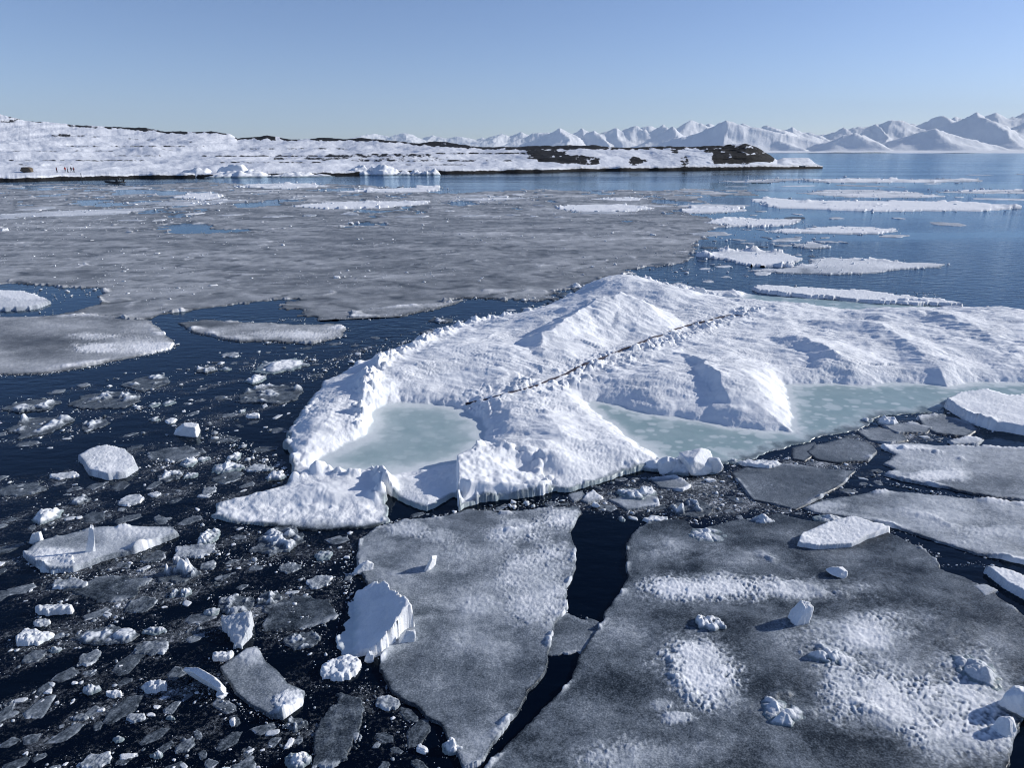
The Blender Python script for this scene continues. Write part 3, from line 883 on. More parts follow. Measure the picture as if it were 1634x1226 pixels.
# broken plates at the right
for P, sn_, lab in (([(1365, 690), (1400, 682), (1440, 690), (1452, 705), (1420, 712), (1385, 704)], .42, 'grey broken plate just left of the pale streaky plate'),
                    ([(1300, 712), (1350, 700), (1385, 708), (1402, 722), (1385, 738), (1340, 742), (1300, 735), (1285, 722)], .27, 'dark wet plate pocked with white next to the flooded shelf'),
                    ([(1400, 678), (1450, 676), (1490, 684), (1480, 693), (1430, 694)], .4, 'flat grey plate under the round white lump on the right'),
                    ([(1462, 668), (1500, 663), (1545, 674), (1566, 688), (1540, 700), (1490, 694), (1470, 682)], .36, 'split dark grey plate lying before the thick white floe'),
                    ([(1262, 716), (1300, 706), (1310, 722), (1285, 738), (1262, 735)], .3, 'small dark plate touching the tip of the snow tongue'),
                    ([(1510, 706), (1540, 700), (1570, 703), (1560, 712), (1520, 712)], .58, 'small pale plate against the far rim of the streaky plate')):
    floe('ice_floe', P, lab, snow=sn_, sn=.14, thick=.04, edge=.03, seed=int(P[0][0]) % 60, rim=.08, rimw=.1)
# pieces in the crack and below the snow edge
for P, sn_, lab in (([(868, 1000), (880, 986), (905, 980), (940, 990), (965, 996), (955, 1018), (935, 1046), (900, 1042), (864, 1046)], .31, 'thin grey skin of ice spanning the middle of the black crack'),
                    ([(925, 800), (946, 784), (964, 797), (938, 806)], .55, 'grey kite shaped plate at the top of the black crack'),
                    ([(966, 798), (1000, 790), (1050, 792), (1052, 808), (1000, 818)], .5, 'grey plate carrying a lumpy white heap above the crack'),
                    ([(905, 790), (930, 783), (935, 796), (915, 803)], .4, 'tiny dark grey plate squeezed under the snow edge'),
                    ([(1030, 764), (1075, 760), (1104, 776), (1090, 786), (1050, 780)], .42, 'slushy grey plate below the wedge shaped ice hummock')):
    floe('ice_floe', P, lab, snow=sn_, sn=.22 if P[0][0] == 868 else .14, thick=.012 if P[0][0] == 868 else .03, und=.004, edge=.16 if P[0][0] == 868 else .05, seed=int(P[0][0]) % 60, rim=.02, rimw=.1)

# floes on the right beyond the snowy one
for P, sn_, th, rm, lab in (
        ([(1200, 458), (1262, 460), (1330, 464), (1405, 471), (1480, 480), (1556, 490), (1490, 489), (1400, 486), (1300, 476), (1202, 467)], .95, .38, .25, 'long flat white slab with a square end behind the snowy floe'),
        ([(1219, 328), (1250, 332), (1320, 335), (1421, 338), (1522, 337), (1624, 335), (1617, 328), (1556, 325), (1488, 322), (1390, 321), (1286, 321), (1235, 317), (1200, 318)], .95, .30, .75, 'longest white floe on blue water at the right, lumps along its far rim'),
        ([(1272, 308), (1320, 303), (1400, 303), (1470, 308), (1512, 313), (1440, 316), (1340, 315)], .7, .10, .3, 'pale grey flat floe behind the longest white floe'),
        ([(1225, 369), (1270, 364), (1340, 362), (1430, 366), (1436, 371), (1400, 374), (1300, 373), (1250, 373)], .9, .18, .1, 'smooth narrow white floe on calm blue water'),
        ([(1120, 356), (1160, 350), (1220, 350), (1270, 350), (1284, 356), (1240, 361), (1160, 362)], .85, .2, .95, 'rubble topped white floe next to the smooth narrow one'),
        ([(1202, 433), (1260, 428), (1290, 420), (1310, 412), (1370, 413), (1440, 419), (1514, 422), (1500, 428), (1400, 434), (1330, 440), (1260, 437)], .72, .10, .35, 'long greyish floe tapering to a point, crumbs along its near side'),
        ([(1110, 408), (1150, 402), (1200, 402), (1260, 406), (1278, 416), (1262, 426), (1200, 424), (1150, 414)], .85, .2, .9, 'jumbled white floe joined to the corner of the grey ice sheet'),
        ([(1274, 392), (1290, 386), (1324, 390), (1322, 395), (1290, 397)], .6, .08, .3, 'small flat grey floe between the smooth floe and the tapering floe'),
        ([(1279, 288), (1360, 284), (1450, 286), (1566, 285), (1560, 290), (1440, 291), (1330, 292)], .75, .25, .9, 'thin far floe strip with bumps, farthest on the right hand water'),
        ([(1480, 307), (1560, 302), (1680, 303), (1700, 309), (1560, 309)], .72, .1, .3, 'pale flat floe cut by the right border of the view'),
        ([(1084, 334), (1120, 329), (1180, 330), (1188, 336), (1140, 341), (1090, 341)], .85, .2, 1.0, 'rubbly white floe off the end of the longest white floe'),
        ([(887, 332), (930, 327), (1000, 327), (1046, 333), (1000, 338), (920, 338)], .9, .28, .9, 'bumpy white floe set into the far grey ice'),
        ([(940, 318), (1000, 314), (1046, 317), (1000, 321)], .9, .12, .2, 'little smooth white floe in the far grey ice'),
        ([(540, 307), (590, 302), (660, 300), (705, 298), (708, 304), (640, 308)], .9, .3, 1.1, 'white rubble floe in the channel below the coast'),
        ([(464, 330), (520, 323), (600, 322), (684, 320), (680, 326), (600, 333), (520, 334)], .9, .28, .7, 'long white floe amid the grey sheet with a crumbly tip'),
        ([(268, 316), (300, 310), (340, 309), (361, 316), (330, 320)], .9, .3, 1.3, 'short jagged white floe on the left of the far ice'),
        ([(365, 298), (420, 293), (500, 292), (524, 298), (450, 302)], .9, .25, 1.1, 'broken white floe band close under the snowy coast'),
        ([(-60, 344), (60, 338), (200, 333), (270, 330), (200, 342), (60, 348), (-60, 352)], .66, .08, .2, 'pale smooth floe streak at the left in the far grey ice'),
        ([(200, 325), (300, 318), (400, 320), (330, 327), (240, 330)], .62, .08, .3, 'grey white floe streak behind the pale smooth one'),
        ([(700, 318), (790, 313), (860, 316), (780, 322)], .6, .08, .5, 'dull flat floe mid channel among crumbs'),
        ([(1150, 290), (1240, 284), (1300, 286), (1220, 292)], .55, .08, .2, 'faint grey floe strip off the rocky headland')):
    k = min(6, G(P[0][0], P[0][1])[1] / 30)
    floe('ice_floe', P, lab, snow=sn_, sn=.12, thick=th * .38, edge=.20, seed=int(P[0][0] + P[0][1]) % 60, rim=rm * .75, rimw=.14, da=.0008, dphi=.0007, cap=5, und=.03, hole=lambda X, Y, a, b, q=P[0][0]: 2.5 * (fbm(X / 7, Y / 10, 4, int(q) % 37) + .62))

# ------------------------------------------------------------------ drifting pieces
def rand_poly(rs, n=9, lo=.72, hi=1.05):
    a = np.sort((np.arange(n) + rs.uniform(-.35, .35, n)) * 2 * np.pi / n)
    r = rs.uniform(lo, hi, n)
    return [(r[i] * math.cos(a[i]), r[i] * math.sin(a[i])) for i in range(n)]


def chunk(box, style, h, label, s=.9, poly=None, seed=None, name='ice_chunk', cat='ice chunk', group=None, tilt=(0, 0), at=None):
    x0, y0, x1, y1 = box
    seed = seed if seed is not None else int(x0 * 3 + y0) % 97
    OCC.append([(x0, y0), (x1, y0), (x1, y1), (x0, y1)])
    rs = np.random.RandomState(seed + 500)
    if y0 > 400:
        h = h * .8
    cx = (x0 + x1) / 2
    hz_ = h * {'plate': .9, 'slab': .9, 'lump': .75, 'mix': .35, 'tilt': .6}[style]
    near = G(cx, y1)
    far = G(cx, y0, hz_)
    m = scale_at(cx, (y0 + y1) / 2)
    w = (x1 - x0) * m
    dpt = max(far[1] - near[1], .30 * w)
    if y0 < 300:
        dpt = .5 * w
        far = near
    c = (near[0] + far[0]) / 2, near[1] + dpt / 2
    if poly is None:
        P = [(px * w / 2, py * dpt / 2) for px, py in rand_poly(rs)]
    else:
        P = [(G(*p)[0] - c[0], G(*p)[1] - c[1]) for p in poly]
    step = 1.05 * m
    nx, ny = int(min(110, max(9, w * 1.2 / step))), int(min(110, max(9, dpt * 1.2 / step)))
    gx, gy = np.linspace(-.6 * w, .6 * w, nx), np.linspace(-.6 * dpt, .6 * dpt, ny)
    X, Y = np.meshgrid(gx, gy)
    WX, WY = X + c[0], Y + c[1]
    q = math.sqrt(w * dpt)
    d = sdf(P, X, Y) + .12 * q * fbm(WX / (.35 * q), WY / (.35 * q), 5, seed, .6)
    dm = max(d.max(), 1e-3)
    n = fbm(WX / (.35 * q), WY / (.35 * q), 4, seed + 2)
    nf = fbm(WX / (.1 * q + .03), WY / (.1 * q + .03), 3, seed + 3)
    dome = np.clip(d / dm, 0, 1)
    l1, l2 = lumps(WX, WY, .42 * q, seed), lumps(WX, WY, .17 * q, seed + 1)
    if seed % 3:
        l1 = .65 * blocks(WX, WY, .5 * q, seed) + .12 * l1
    if style == 'plate':
        z = h * (1 + .3 * n) + .012 * nf
        sn_ = s + .20 * n + .12 * nf + .25 * (1 - ss(0, .12 * q, d)) * (n > .1)
    elif style == 'slab':
        z = h * (.85 + .25 * n) * (1 - .35 * (1 - ss(0, .10 * q, d))) + .25 * h * nf + h * (rs.uniform(-.9, .9) * X / w + rs.uniform(-.6, .9) * Y / dpt)
        sn_ = s + .10 * n
    elif style == 'lump':
        z = h * dome ** .7 * (.22 + .9 * l1 / .75 + .40 * l2 / .75 + .25 * n + .12 * nf) + .015
        sn_ = np.minimum(s, .30 + .75 * ss(.02, .06 + .2 * h, z)) + .10 * n
    elif style == 'mix':
        mk = ss(.0, .55, n + rs.uniform(.0, .25) + .25 * (dome - .5)) * ss(0, .2, dome)
        z = .03 + .01 * nf + h * mk * (.2 + 1.0 * l1 / .75 + .45 * l2 / .75)
        sn_ = .34 + .15 * nf + (s - .34) * np.clip(mk * 1.3, 0, 1)
    else:
        z = np.maximum(.02, h * .5 + tilt[0] * X + tilt[1] * Y) + .06 * q * n * .5 + .02 * nf
        z = np.minimum(z, h * 1.15)
        sn_ = s + .08 * n
    on = ss(-.1, 1.1, d / (step * 1.2))
    Z = SKIRT + on * (np.maximum(z, .012) - SKIRT)
    me = grid_mesh(name, X, Y, Z, cellmax(Z) > -.03, {'snow': np.clip(sn_, 0, 1), 'teal': .5 * (1 - ss(.02, .05 + .12 * h, z)) * (style in ('lump', 'slab', 'tilt')), 'pad': .3 + 0 * z})
    o = link(name, me, M_ICE, (c[0], c[1], 0 if at is None else at))
    return tag(o, label, cat, group)


def star_block(dims, seed, nf=6, rough=.09, level=5, flat=True):
    """closed angular block of ice: star-shaped polyhedron with worn edges"""
    rs = np.random.RandomState(seed)
    bm = bmesh.new()
    bmesh.ops.create_icosphere(bm, subdivisions=level, radius=1)
    V = np.array([v.co[:] for v in bm.verts])
    Fc = np.array([[v.index for v in f.verts] for f in bm.faces])
    bm.free()
    nrm = rs.normal(size=(nf, 3))
    if flat:
        nrm[0] = (rs.uniform(-.2, .2), rs.uniform(-.2, .2), 1)
        nrm[1] = (rs.uniform(-.1, .1), rs.uniform(-.1, .1), -1)
    nrm = np.concatenate([nrm, [[1, .2, .1], [-1, .1, .2], [.1, 1, .1], [-.2, -1, .1]]])
    nrm /= np.linalg.norm(nrm, axis=1)[:, None]
    di = rs.uniform(.50, .95, len(nrm))
    r = np.full(len(V), 1.12)
    for nn, dd_ in zip(nrm, di):
        k = V @ nn
        r = np.minimum(r, np.where(k > .05, dd_ / np.maximum(k, .05), 9))
    r = r * (1 + rough * 1.2 * fbm(V[:, 0] * 2.2 + V[:, 2] * 1.3 + seed, V[:, 1] * 2.2 - V[:, 2] * 1.7, 4, seed % 60) + rough * .5 * fbm(V[:, 0] * 7 + V[:, 2] * 4, V[:, 1] * 7 - V[:, 2] * 5, 3, seed % 50))
    V = V * r[:, None] * np.array(dims) / 2 / .9
    return V, Fc


def block(name, px, py, dims, rot, label, seed, s=.95, cat='ice block', group=None, z=0.0, rough=.09, nf=6, sink=.12, parent=None, taper=.35):
    V, Fc = star_block(dims, seed, nf, rough)
    q = 1 - taper * (V[:, 2] / dims[2] + .5)
    V[:, 0] = V[:, 0] * q + .18 * dims[0] * (V[:, 2] / dims[2])
    V[:, 1] *= q
    M = np.array(Euler(rot, 'XYZ').to_matrix())
    V = V @ M.T
    V[:, 2] -= V[:, 2].min() + sink * dims[2]
    sn_ = s - .35 * ss(.05, -.02, V[:, 2] - .0) + .06 * fbm(V[:, 0] * 6, V[:, 1] * 6 + V[:, 2] * 5, 3, seed % 40)
    me = raw_mesh(name, V, Fc, {'snow': np.clip(sn_, 0, 1)})
    x, y = G(px, py, z)
    o = link(name, me, M_ICE, (x, y, z), parent)
    if label:
        tag(o, label, cat, group)
    return o


# upright and standing ice
block('ice_block', 1277, 992, (.36, .32, .56), (.1, .2, .4), 'upright white ice block casting a long shadow on the largest grey plate', 3, z=.04, nf=5, rough=.09)
block('ice_block', 1336, 918, (.44, .3, .26), (0, .3, .2), 'small rounded white lump standing alone behind the upright block', 5, z=.04)
o = chunk((1104, 974, 1164, 1014), 'lump', .26, 'pair of plump white lumps on the rough snow patch', .97, at=.03, name='ice_block', cat='ice block')
chunk((1520, 1038, 1604, 1112), 'lump', .22, 'heap of grey white knobs near the right border', .8, at=.03, name='ice_block', cat='ice block')
block('ice_block', 1626, 1132, (.75, .5, .42), (0, .25, .1), 'broad white block with blue shade in front of the heap of knobs', 8, z=.03)
block('ice_block', 1598, 1168, (.34, .3, .34), (0, .1, .5), 'small egg shaped white block nearest the lower right corner', 9, z=.03)
chunk((1204, 1108, 1294, 1168), 'lump', .16, 'low broken white crumbs at the near end of the rough snow', .9, at=.02, name='ice_block', cat='ice block')
chunk((1286, 1034, 1356, 1066), 'lump', .16, 'long low white rib between the rough snow patches', .9, at=.03, name='ice_block', cat='ice block')
h_ = chunk((1000, 722, 1158, 762), 'lump', .34, 'white wedge shaped hummock of tilted slabs at the snow edge', .97, name='ice_hummock', cat='ice hummock')
for px, py, dm_, rt, sd_ in ((1112, 752, (1.25, .75, .62), (.35, .35, .5), 21), (1064, 753, (.75, .5, .42), (.2, .3, .2), 22), (1136, 752, (.6, .5, .45), (.3, -.35, -.3), 24)):
    b = block('tilted_slab', px, py, dm_, rt, None, sd_, parent=None, nf=7, rough=.04, sink=.2)
    b.parent = h_
    b.location = (b.location.x - h_.location.x, b.location.y - h_.location.y, 0)
chunk((1068, 792, 1140, 832), 'mix', .22, 'white cauliflower lump on dark wet ice below the hummock', .95)
chunk((1092, 836, 1176, 872), 'lump', .15, 'scattered row of three white lumps on the upper edge of the largest plate', .9, at=.02)
chunk((1198, 816, 1236, 842), 'lump', .2, 'single white lump beside the black water gap', .9)
chunk((1176, 730, 1246, 750), 'slab', .14, 'long low white slab on the far edge of the dark see-through plate', .92)
chunk((1160, 730, 1184, 744), 'lump', .10, 'small white piece between hummock and long low slab', .85)
chunk((975, 772, 1056, 800), 'lump', .22, 'lumpy white heap resting on a grey plate at the snow edge', .92, at=.02)
chunk((1394, 661, 1438, 682), 'lump', .28, 'round white lump on the broken plates at the right', .96)
chunk((1374, 664, 1396, 678), 'lump', .12, 'little white knob left of the round lump', .9)
chunk((985, 822, 1000, 834), 'lump', .10, 'tiny white piece floating in the top of the black crack', .95)
chunk((1020, 822, 1076, 836), 'plate', .08, 'slim white strip on the corner of the largest plate', .9)
chunk((1276, 845, 1300, 862), 'lump', .05, 'low frost crumb behind the pointed white slab', .8)
chunk((1290, 816, 1350, 838), 'lump', .12, 'crumbled white rim where two grey plates meet', .85)

# on and around the plate left of the crack
chunk((538, 926, 658, 1050), 'tilt', .55, 'big tilted white slab with a blue shaded face lodged against the grey plate', .97, tilt=(.50, .10),
      poly=[(606, 940), (618, 955), (645, 985), (655, 1004), (630, 1030), (600, 1046), (550, 1050), (540, 1022), (552, 966), (573, 950)], name='ice_block', cat='ice block')
block('ice_block', 650, 1026, (.34, .24, .30), (.1, .2, .3), 'small pale block leaning on the big tilted slab', 31, s=.9)
block('ice_block', 591, 1054, (.18, .18, .17), (0, 0, .3), 'tiny round white piece below the big tilted slab', 32)
chunk((500, 1042, 582, 1094), 'slab', .16, 'worn white chunk with a smooth blue top just below the big tilted slab', .93)
block('ice_block', 583, 912, (.38, .22, .40), (.1, .35, .5), 'bent white tooth of ice at the left edge of the grey plate', 33, nf=7)
block('ice_block', 688, 908, (.36, .10, .46), (.25, .1, 1.1), 'thin curved white flake standing on the grey plate', 34, nf=6, z=.03, rough=.07)
chunk((702, 1174, 740, 1210), 'lump', .2, 'white chunk in the narrow gap at the bottom', .93)
chunk((596, 1108, 642, 1138), 'plate', .06, 'small grey plate in black water left of the grey plate corner', .6)
chunk((498, 1098, 586, 1240), 'plate', .04, 'long translucent plate standing down to the bottom border', .3)

# left-hand pieces, far to near
LEFT = [
    ((194, 596, 272, 627), 'mix', .16, .9, 'wedge of white ice with a flat top beside the dark lead'),
    ((110, 622, 230, 656), 'mix', .20, .92, 'wide chunk with a white dome on a grey skirt at left'),
    ((3, 636, 92, 662), 'mix', .15, .85, 'low crumbly chunk near the left border, farther one of two'),
    ((13, 658, 120, 699), 'mix', .22, .88, 'lumpy chunk near the left border, nearer one of two'),
    ((376, 610, 496, 646), 'mix', .22, .92, 'long chunk with a row of snow lumps along its top'),
    ((404, 567, 490, 600), 'lump', .22, .92, 'elongated white lump row farther up the lead'),
    ((390, 594, 428, 614), 'lump', .18, .9, 'white lump between two long chunks in the lead'),
    ((310, 583, 348, 597), 'mix', .10, .88, 'ring shaped flat piece in the lead'),
    ((349, 584, 371, 593), 'lump', .12, .92, 'small white knob beside the ring shaped piece'),
    ((350, 562, 386, 572), 'plate', .05, .6, 'faint flat piece high in the lead'),
    ((262, 666, 284, 677), 'plate', .08, .9, 'small flat white piece above the loaf shaped block'),
    ((236, 664, 257, 674), 'lump', .12, .9, 'small rounded piece left of the small flat one'),
    ((379, 650, 394, 661), 'lump', .12, .92, 'tiny white knob in open dark water'),
    ((391, 658, 418, 669), 'plate', .10, .92, 'tiny flat white piece next to the knob in open dark water'),
    ((236, 640, 256, 652), 'lump', .1, .85, 'crumb behind the loaf shaped block'),
    ((258, 636, 282, 649), 'lump', .1, .85, 'second crumb behind the loaf shaped block'),
    ((128, 668, 176, 690), 'mix', .08, .8, 'sunken crumb patch right of the nearer border chunk'),
    ((229, 709, 331, 741), 'plate', .03, .38, 'thin dark glassy plate right of the round pancake floe'),
    ((336, 750, 390, 774), 'plate', .03, .33, 'thin glassy plate left of the snowy floe'),
    ((284, 728, 316, 748), 'lump', .18, .92, 'first of three white chunks in a chain towards the snowy floe'),
    ((312, 724, 338, 739), 'lump', .14, .9, 'middle white chunk of the chain towards the snowy floe'),
    ((328, 730, 392, 758), 'lump', .24, .94, 'largest white chunk of the chain towards the snowy floe'),
    ((360, 720, 388, 738), 'lump', .14, .9, 'rounded chunk behind the largest of the chain'),
    ((248, 746, 296, 770), 'mix', .15, .9, 'flat crumbly chunk below the glassy plate'),
    ((290, 752, 318, 766), 'lump', .1, .85, 'grey crumb next to the flat crumbly chunk'),
    ((390, 740, 428, 756), 'plate', .05, .7, 'flat grey white piece before the snowy floe tip'),
    ((420, 750, 460, 769), 'lump', .2, .92, 'rounded white chunk touching the snowy floe tip'),
    ((414, 742, 438, 754), 'lump', .1, .85, 'small knob behind the rounded chunk at the floe tip'),
    ((79, 752, 125, 767), 'plate', .06, .8, 'slim white piece left of the pancake floe'),
    ((-4, 768, 75, 796), 'mix', .06, .7, 'sunken grey patch at the left border with white specks'),
    ((186, 787, 230, 811), 'plate', .06, .75, 'even grey white plate with straight sides below the pancake'),
    ((109, 791, 146, 807), 'mix', .08, .75, 'dull crumbly plate left of the even plate'),
    ((52, 804, 97, 839), 'lump', .24, .92, 'crooked white chunk above the floe with the upright shard'),
    ((235, 784, 258, 796), 'plate', .05, .75, 'small pale plate right of the even plate'),
    ((318, 775, 348, 792), 'plate', .04, .55, 'dim little plate near the snowy tongue'),
    ((312, 832, 352, 874), 'lump', .30, .92, 'hooked white chunk by the tongue of the snowy floe'),
    ((396, 836, 490, 892), 'mix', .14, .9, 'grey plate heaped with snow crumbs before the tongue'),
    ((272, 865, 348, 896), 'plate', .06, .66, 'arrowhead grey plate right of the shard floe'),
    ((240, 896, 326, 932), 'mix', .26, .95, 'white chunk with a bright square hump'),
    ((318, 893, 346, 914), 'plate', .05, .55, 'round grey plate beside the bright square hump'),
    ((220, 876, 272, 902), 'plate', .03, .36, 'see-through plate under the point of the shard floe'),
    ((72, 922, 152, 944), 'plate', .08, .62, 'oval grey plate below the shard floe'),
    ((94, 918, 246, 964), 'plate', .03, .30, 'longest dim glassy plate in the black water'),
    ((196, 948, 256, 984), 'plate', .03, .36, 'leaf shaped glassy plate'),
    ((48, 958, 122, 984), 'slab', .16, .85, 'smooth white loaf left of the glassy plates'),
    ((50, 986, 83, 1002), 'plate', .08, .75, 'small white disc below the smooth loaf'),
    ((16, 1000, 84, 1034), 'slab', .18, .92, 'blocky white chunk farthest left in the black water'),
    ((34, 1035, 74, 1063), 'plate', .03, .42, 'grey sliver below the blocky white chunk'),
    ((76, 1030, 100, 1044), 'lump', .1, .9, 'small white nugget right of the blocky chunk'),
    ((110, 996, 228, 1034), 'mix', .10, .85, 'drawn out grey plate ridged with white along its far side'),
    ((224, 996, 266, 1016), 'lump', .12, .85, 'grey white piece at the tip of the drawn out plate'),
    ((212, 1020, 276, 1050), 'plate', .05, .48, 'dim grey plate below the drawn out one'),
    ((121, 1036, 164, 1068), 'plate', .05, .5, 'heart shaped grey plate'),
    ((270, 936, 286, 957), 'lump', .14, .88, 'left of two egg shaped lumps in black water'),
    ((285, 933, 308, 956), 'lump', .16, .92, 'right of two egg shaped lumps in black water'),
    ((340, 948, 412, 986), 'mix', .07, .75, 'grey plate edged with white crumbs left of the dark plate'),
    ((322, 966, 354, 986), 'lump', .10, .7, 'rounded grey knob at the corner of a grey plate'),
    ((406, 938, 454, 970), 'mix', .2, .92, 'white knob on a grey tail above the dark plate'),
    ((406, 948, 543, 1018), 'plate', .03, .26, 'large dark glassy plate next to the big tilted slab'),
    ((446, 1006, 514, 1040), 'mix', .08, .8, 'pointed grey plate with a white back below the dark plate'),
    ((336, 1036, 377, 1058), 'slab', .12, .9, 'narrow white sliver above the curved shard'),
    ((130, 1086, 162, 1112), 'lump', .16, .82, 'grey rounded chunk left in the lower black water'),
    ((168, 1100, 198, 1116), 'plate', .08, .85, 'flat oval white piece in the lower black water'),
    ((222, 1083, 268, 1111), 'slab', .14, .88, 'smooth slab piece with a pale bluish side in the lower black water'),
    ((114, 1138, 142, 1154), 'plate', .04, .5, 'dim grey crumb plate low on the left'),
    ((200, 1136, 234, 1156), 'plate', .05, .6, 'grey piece low on the left, larger of two'),
    ((262, 1140, 282, 1152), 'lump', .08, .85, 'small bright nugget low on the left'),
    ((178, 1170, 200, 1190), 'lump', .08, .6, 'round grey crumb near the bottom border'),
    ((238, 1196, 262, 1214), 'lump', .1, .8, 'white crumb near the bottom border'),
    ((278, 1176, 312, 1206), 'plate', .03, .42, 'grey blade of ice near the bottom border'),
    ((126, 1200, 184, 1232), 'plate', .04, .6, 'grey plate cut by the bottom border on the left'),
    ((446, 1192, 500, 1230), 'lump', .22, .92, 'white ball shaped chunk at the bottom border'),
    ((452, 1144, 492, 1170), 'mix', .08, .7, 'crumbly grey piece under the snow edged plate'),
    ((484, 916, 532, 944), 'plate', .05, .6, 'dull plate above the dark plate, right end'),
    ((440, 896, 484, 918), 'plate', .03, .45, 'dim plate before the tongue of the snowy floe'),
    ((496, 876, 534, 898), 'lump', .1, .7, 'grey crumb group under the tongue of the snowy floe'),
    ((760, 500, 828, 526), 'lump', .42, .97, 'bright lumpy chunk behind the left shoulder of the snow mound'),
    ((828, 482, 890, 505), 'lump', .45, .97, 'white chunk farther behind the snow mound'),
    ((702, 514, 740, 532), 'lump', .38, .96, 'upright white knob at the far left shoulder of the snowy floe'),
    ((668, 524, 706, 536), 'mix', .12, .85, 'flat white piece left of the upright knob'),
    ((680, 506, 730, 516), 'mix', .14, .85, 'slim white piece in the dark triangle of water'),
    ((905, 452, 960, 470), 'mix', .3, .92, 'jumbled white chunk on pale green ice behind the mound'),
    ((962, 446, 1012, 460), 'mix', .3, .92, 'white chunk at the far corner behind the mound'),
    ((1380, 468, 1492, 490), 'lump', .55, .97, 'pile of round white lumps on the back slab'),
]
for box, st, h, sn_, lab in LEFT:
    chunk(box, st, h, lab, sn_)

# floe with an upright shard
fs = floe('ice_floe', [(35, 889), (62, 868), (115, 857), (156, 846), (208, 846), (278, 845), (288, 856), (257, 869), (215, 884), (167, 896), (118, 914), (80, 916), (45, 901)],
          'pale floe carrying a thin upright shard, left in the black water', snow=.56, sn=.12, thick=.10, edge=.03, seed=41, rim=.14, rimw=.18, blobs=[(110, 872, 60, 14, -.1), (220, 855, 70, 12, .15), (80, 893, 45, 14, .3)])
b = block('upright_shard', 151, 883, (.24, .15, .80), (0, .12, .3), None, 42, nf=5, rough=.03, z=.06, taper=.6)
b.parent = fs
b.location = (b.location.x - fs.location.x, b.location.y - fs.location.y, .06)
chunk((60, 888, 124, 918), 'tilt', .22, 'tilted white slab on the near corner of the shard floe', .95, tilt=(.12, .25), at=.02, name='ice_block', cat='ice block')
block('ice_block', 60, 866, (.26, .22, .38), (.1, .1, .2), 'small white cone of ice at the far corner of the shard floe', 43, z=.03)
floe('ice_floe', [(124, 733), (148, 720), (175, 718), (202, 723), (215, 736), (221, 750), (202, 763), (172, 767), (141, 758)], 'round white pancake floe alone in dark water at left', snow=.80, sn=.08, thick=.13, edge=.02, seed=44, rim=.06)
block('ice_block', 304, 694, (1.05, .55, .42), (.12, .05, -.15), 'loaf shaped white block with a grooved side', 45, nf=8, rough=.05)
# triangular block, curved shard, snow edged plate
chunk((350, 986, 408, 1040), 'tilt', .40, 'triangular block with a smooth pale green face', .80, tilt=(.18, .50), poly=[(352, 1000), (404, 1000), (400, 1018), (386, 1038), (374, 1034)], name='ice_block', cat='ice block')
pl = floe('ice_floe', [(350, 1068), (395, 1036), (412, 1034), (426, 1058), (450, 1080), (462, 1094), (488, 1106), (484, 1128), (452, 1150), (432, 1148), (400, 1130), (376, 1110)],
          'cloudy grey plate with a thick snow edge on its right', snow=.40, sn=.14, thick=.05, edge=.03, seed=46, blobs=[(465, 1128, 30, 24, .6), (400, 1052, 25, 18, .2)], lines=[([(440, 1150), (462, 1138), (486, 1112)], .14, .22, .6)])
b = block('curved_shard', 334, 1098, (1.0, .20, .42), (.5, .22, -.38), None, 47, nf=6, rough=.05, sink=.2)
b.parent = pl
b.location = (b.location.x - pl.location.x, b.location.y - pl.location.y, 0)

# ------------------------------------------------------------------ the dark line across the snow
line = [(740, 645), (770, 637), (800, 630), (845, 619), (880, 605), (905, 596), (940, 580), (1000, 556), (1060, 533), (1110, 516), (1150, 506), (1192, 501)]
pts = []
for a, b in zip(line, line[1:]):
    n_ = max(2, int(math.hypot(b[0] - a[0], b[1] - a[1]) / 4))
    for i in range(n_):
        t = i / n_
        pts.append((a[0] + (b[0] - a[0]) * t, a[1] + (b[1] - a[1]) * t))
_j = fbm(np.arange(len(pts)) * .13, np.zeros(len(pts)), 3, 9)
pts = [(x + 1.5 * j, y + 2.2 * j) for (x, y), j in zip(pts, _j)]
W3 = np.array([main_height(*p) for p in pts])
kz = np.ones(7) / 7
W3[:, 2] = np.convolve(np.pad(W3[:, 2], 3, mode='edge'), kz, 'valid')
W3[:, 1] = np.convolve(np.pad(W3[:, 1], 3, mode='edge'), kz, 'valid')
W3[:, 0] = np.convolve(np.pad(W3[:, 0], 3, mode='edge'), kz, 'valid')
bm = bmesh.new()
rings = []
ns = 10
for i, p in enumerate(W3):
    t = W3[min(i + 1, len(W3) - 1)] - W3[max(i - 1, 0)]
    t = Vector(t).normalized()
    sd_ = t.cross(Vector((0, 0, 1))).normalized()
    up = sd_.cross(t)
    fr = i / len(W3)
    bury = -.045 + .05 * float(fbm(np.array([i * .16]), np.array([.3]), 3, 5)[0]) + .035 * ss(.0, .45, np.array(fr)) - .04 * float(ss(.93, 1.0, np.array(fr)))
    ring = []
    for k in range(ns):
        a = 2 * math.pi * k / ns
        rad = .037 * (1 + .18 * math.sin(3 * a + i * 1.9)) * (1 - .7 * float(ss(.9, 1, np.array(fr))))
        ring.append(bm.verts.new(Vector(p) + sd_ * rad * math.cos(a) + up * (rad * math.sin(a)) + Vector((0, 0, bury + .025))))
    rings.append(ring)
for r0, r1 in zip(rings, rings[1:]):
    for k in range(ns):
        bm.faces.new((r0[k], r0[(k + 1) % ns], r1[(k + 1) % ns], r1[k]))
me = bpy.data.meshes.new('rope')
bm.to_mesh(me)
bm.free()
tag(link('rope', me, plain('dark_rope', (.018, .013, .030), .8, .6, 40)), 'thin dark rope like line half buried across the white snow', 'rope')

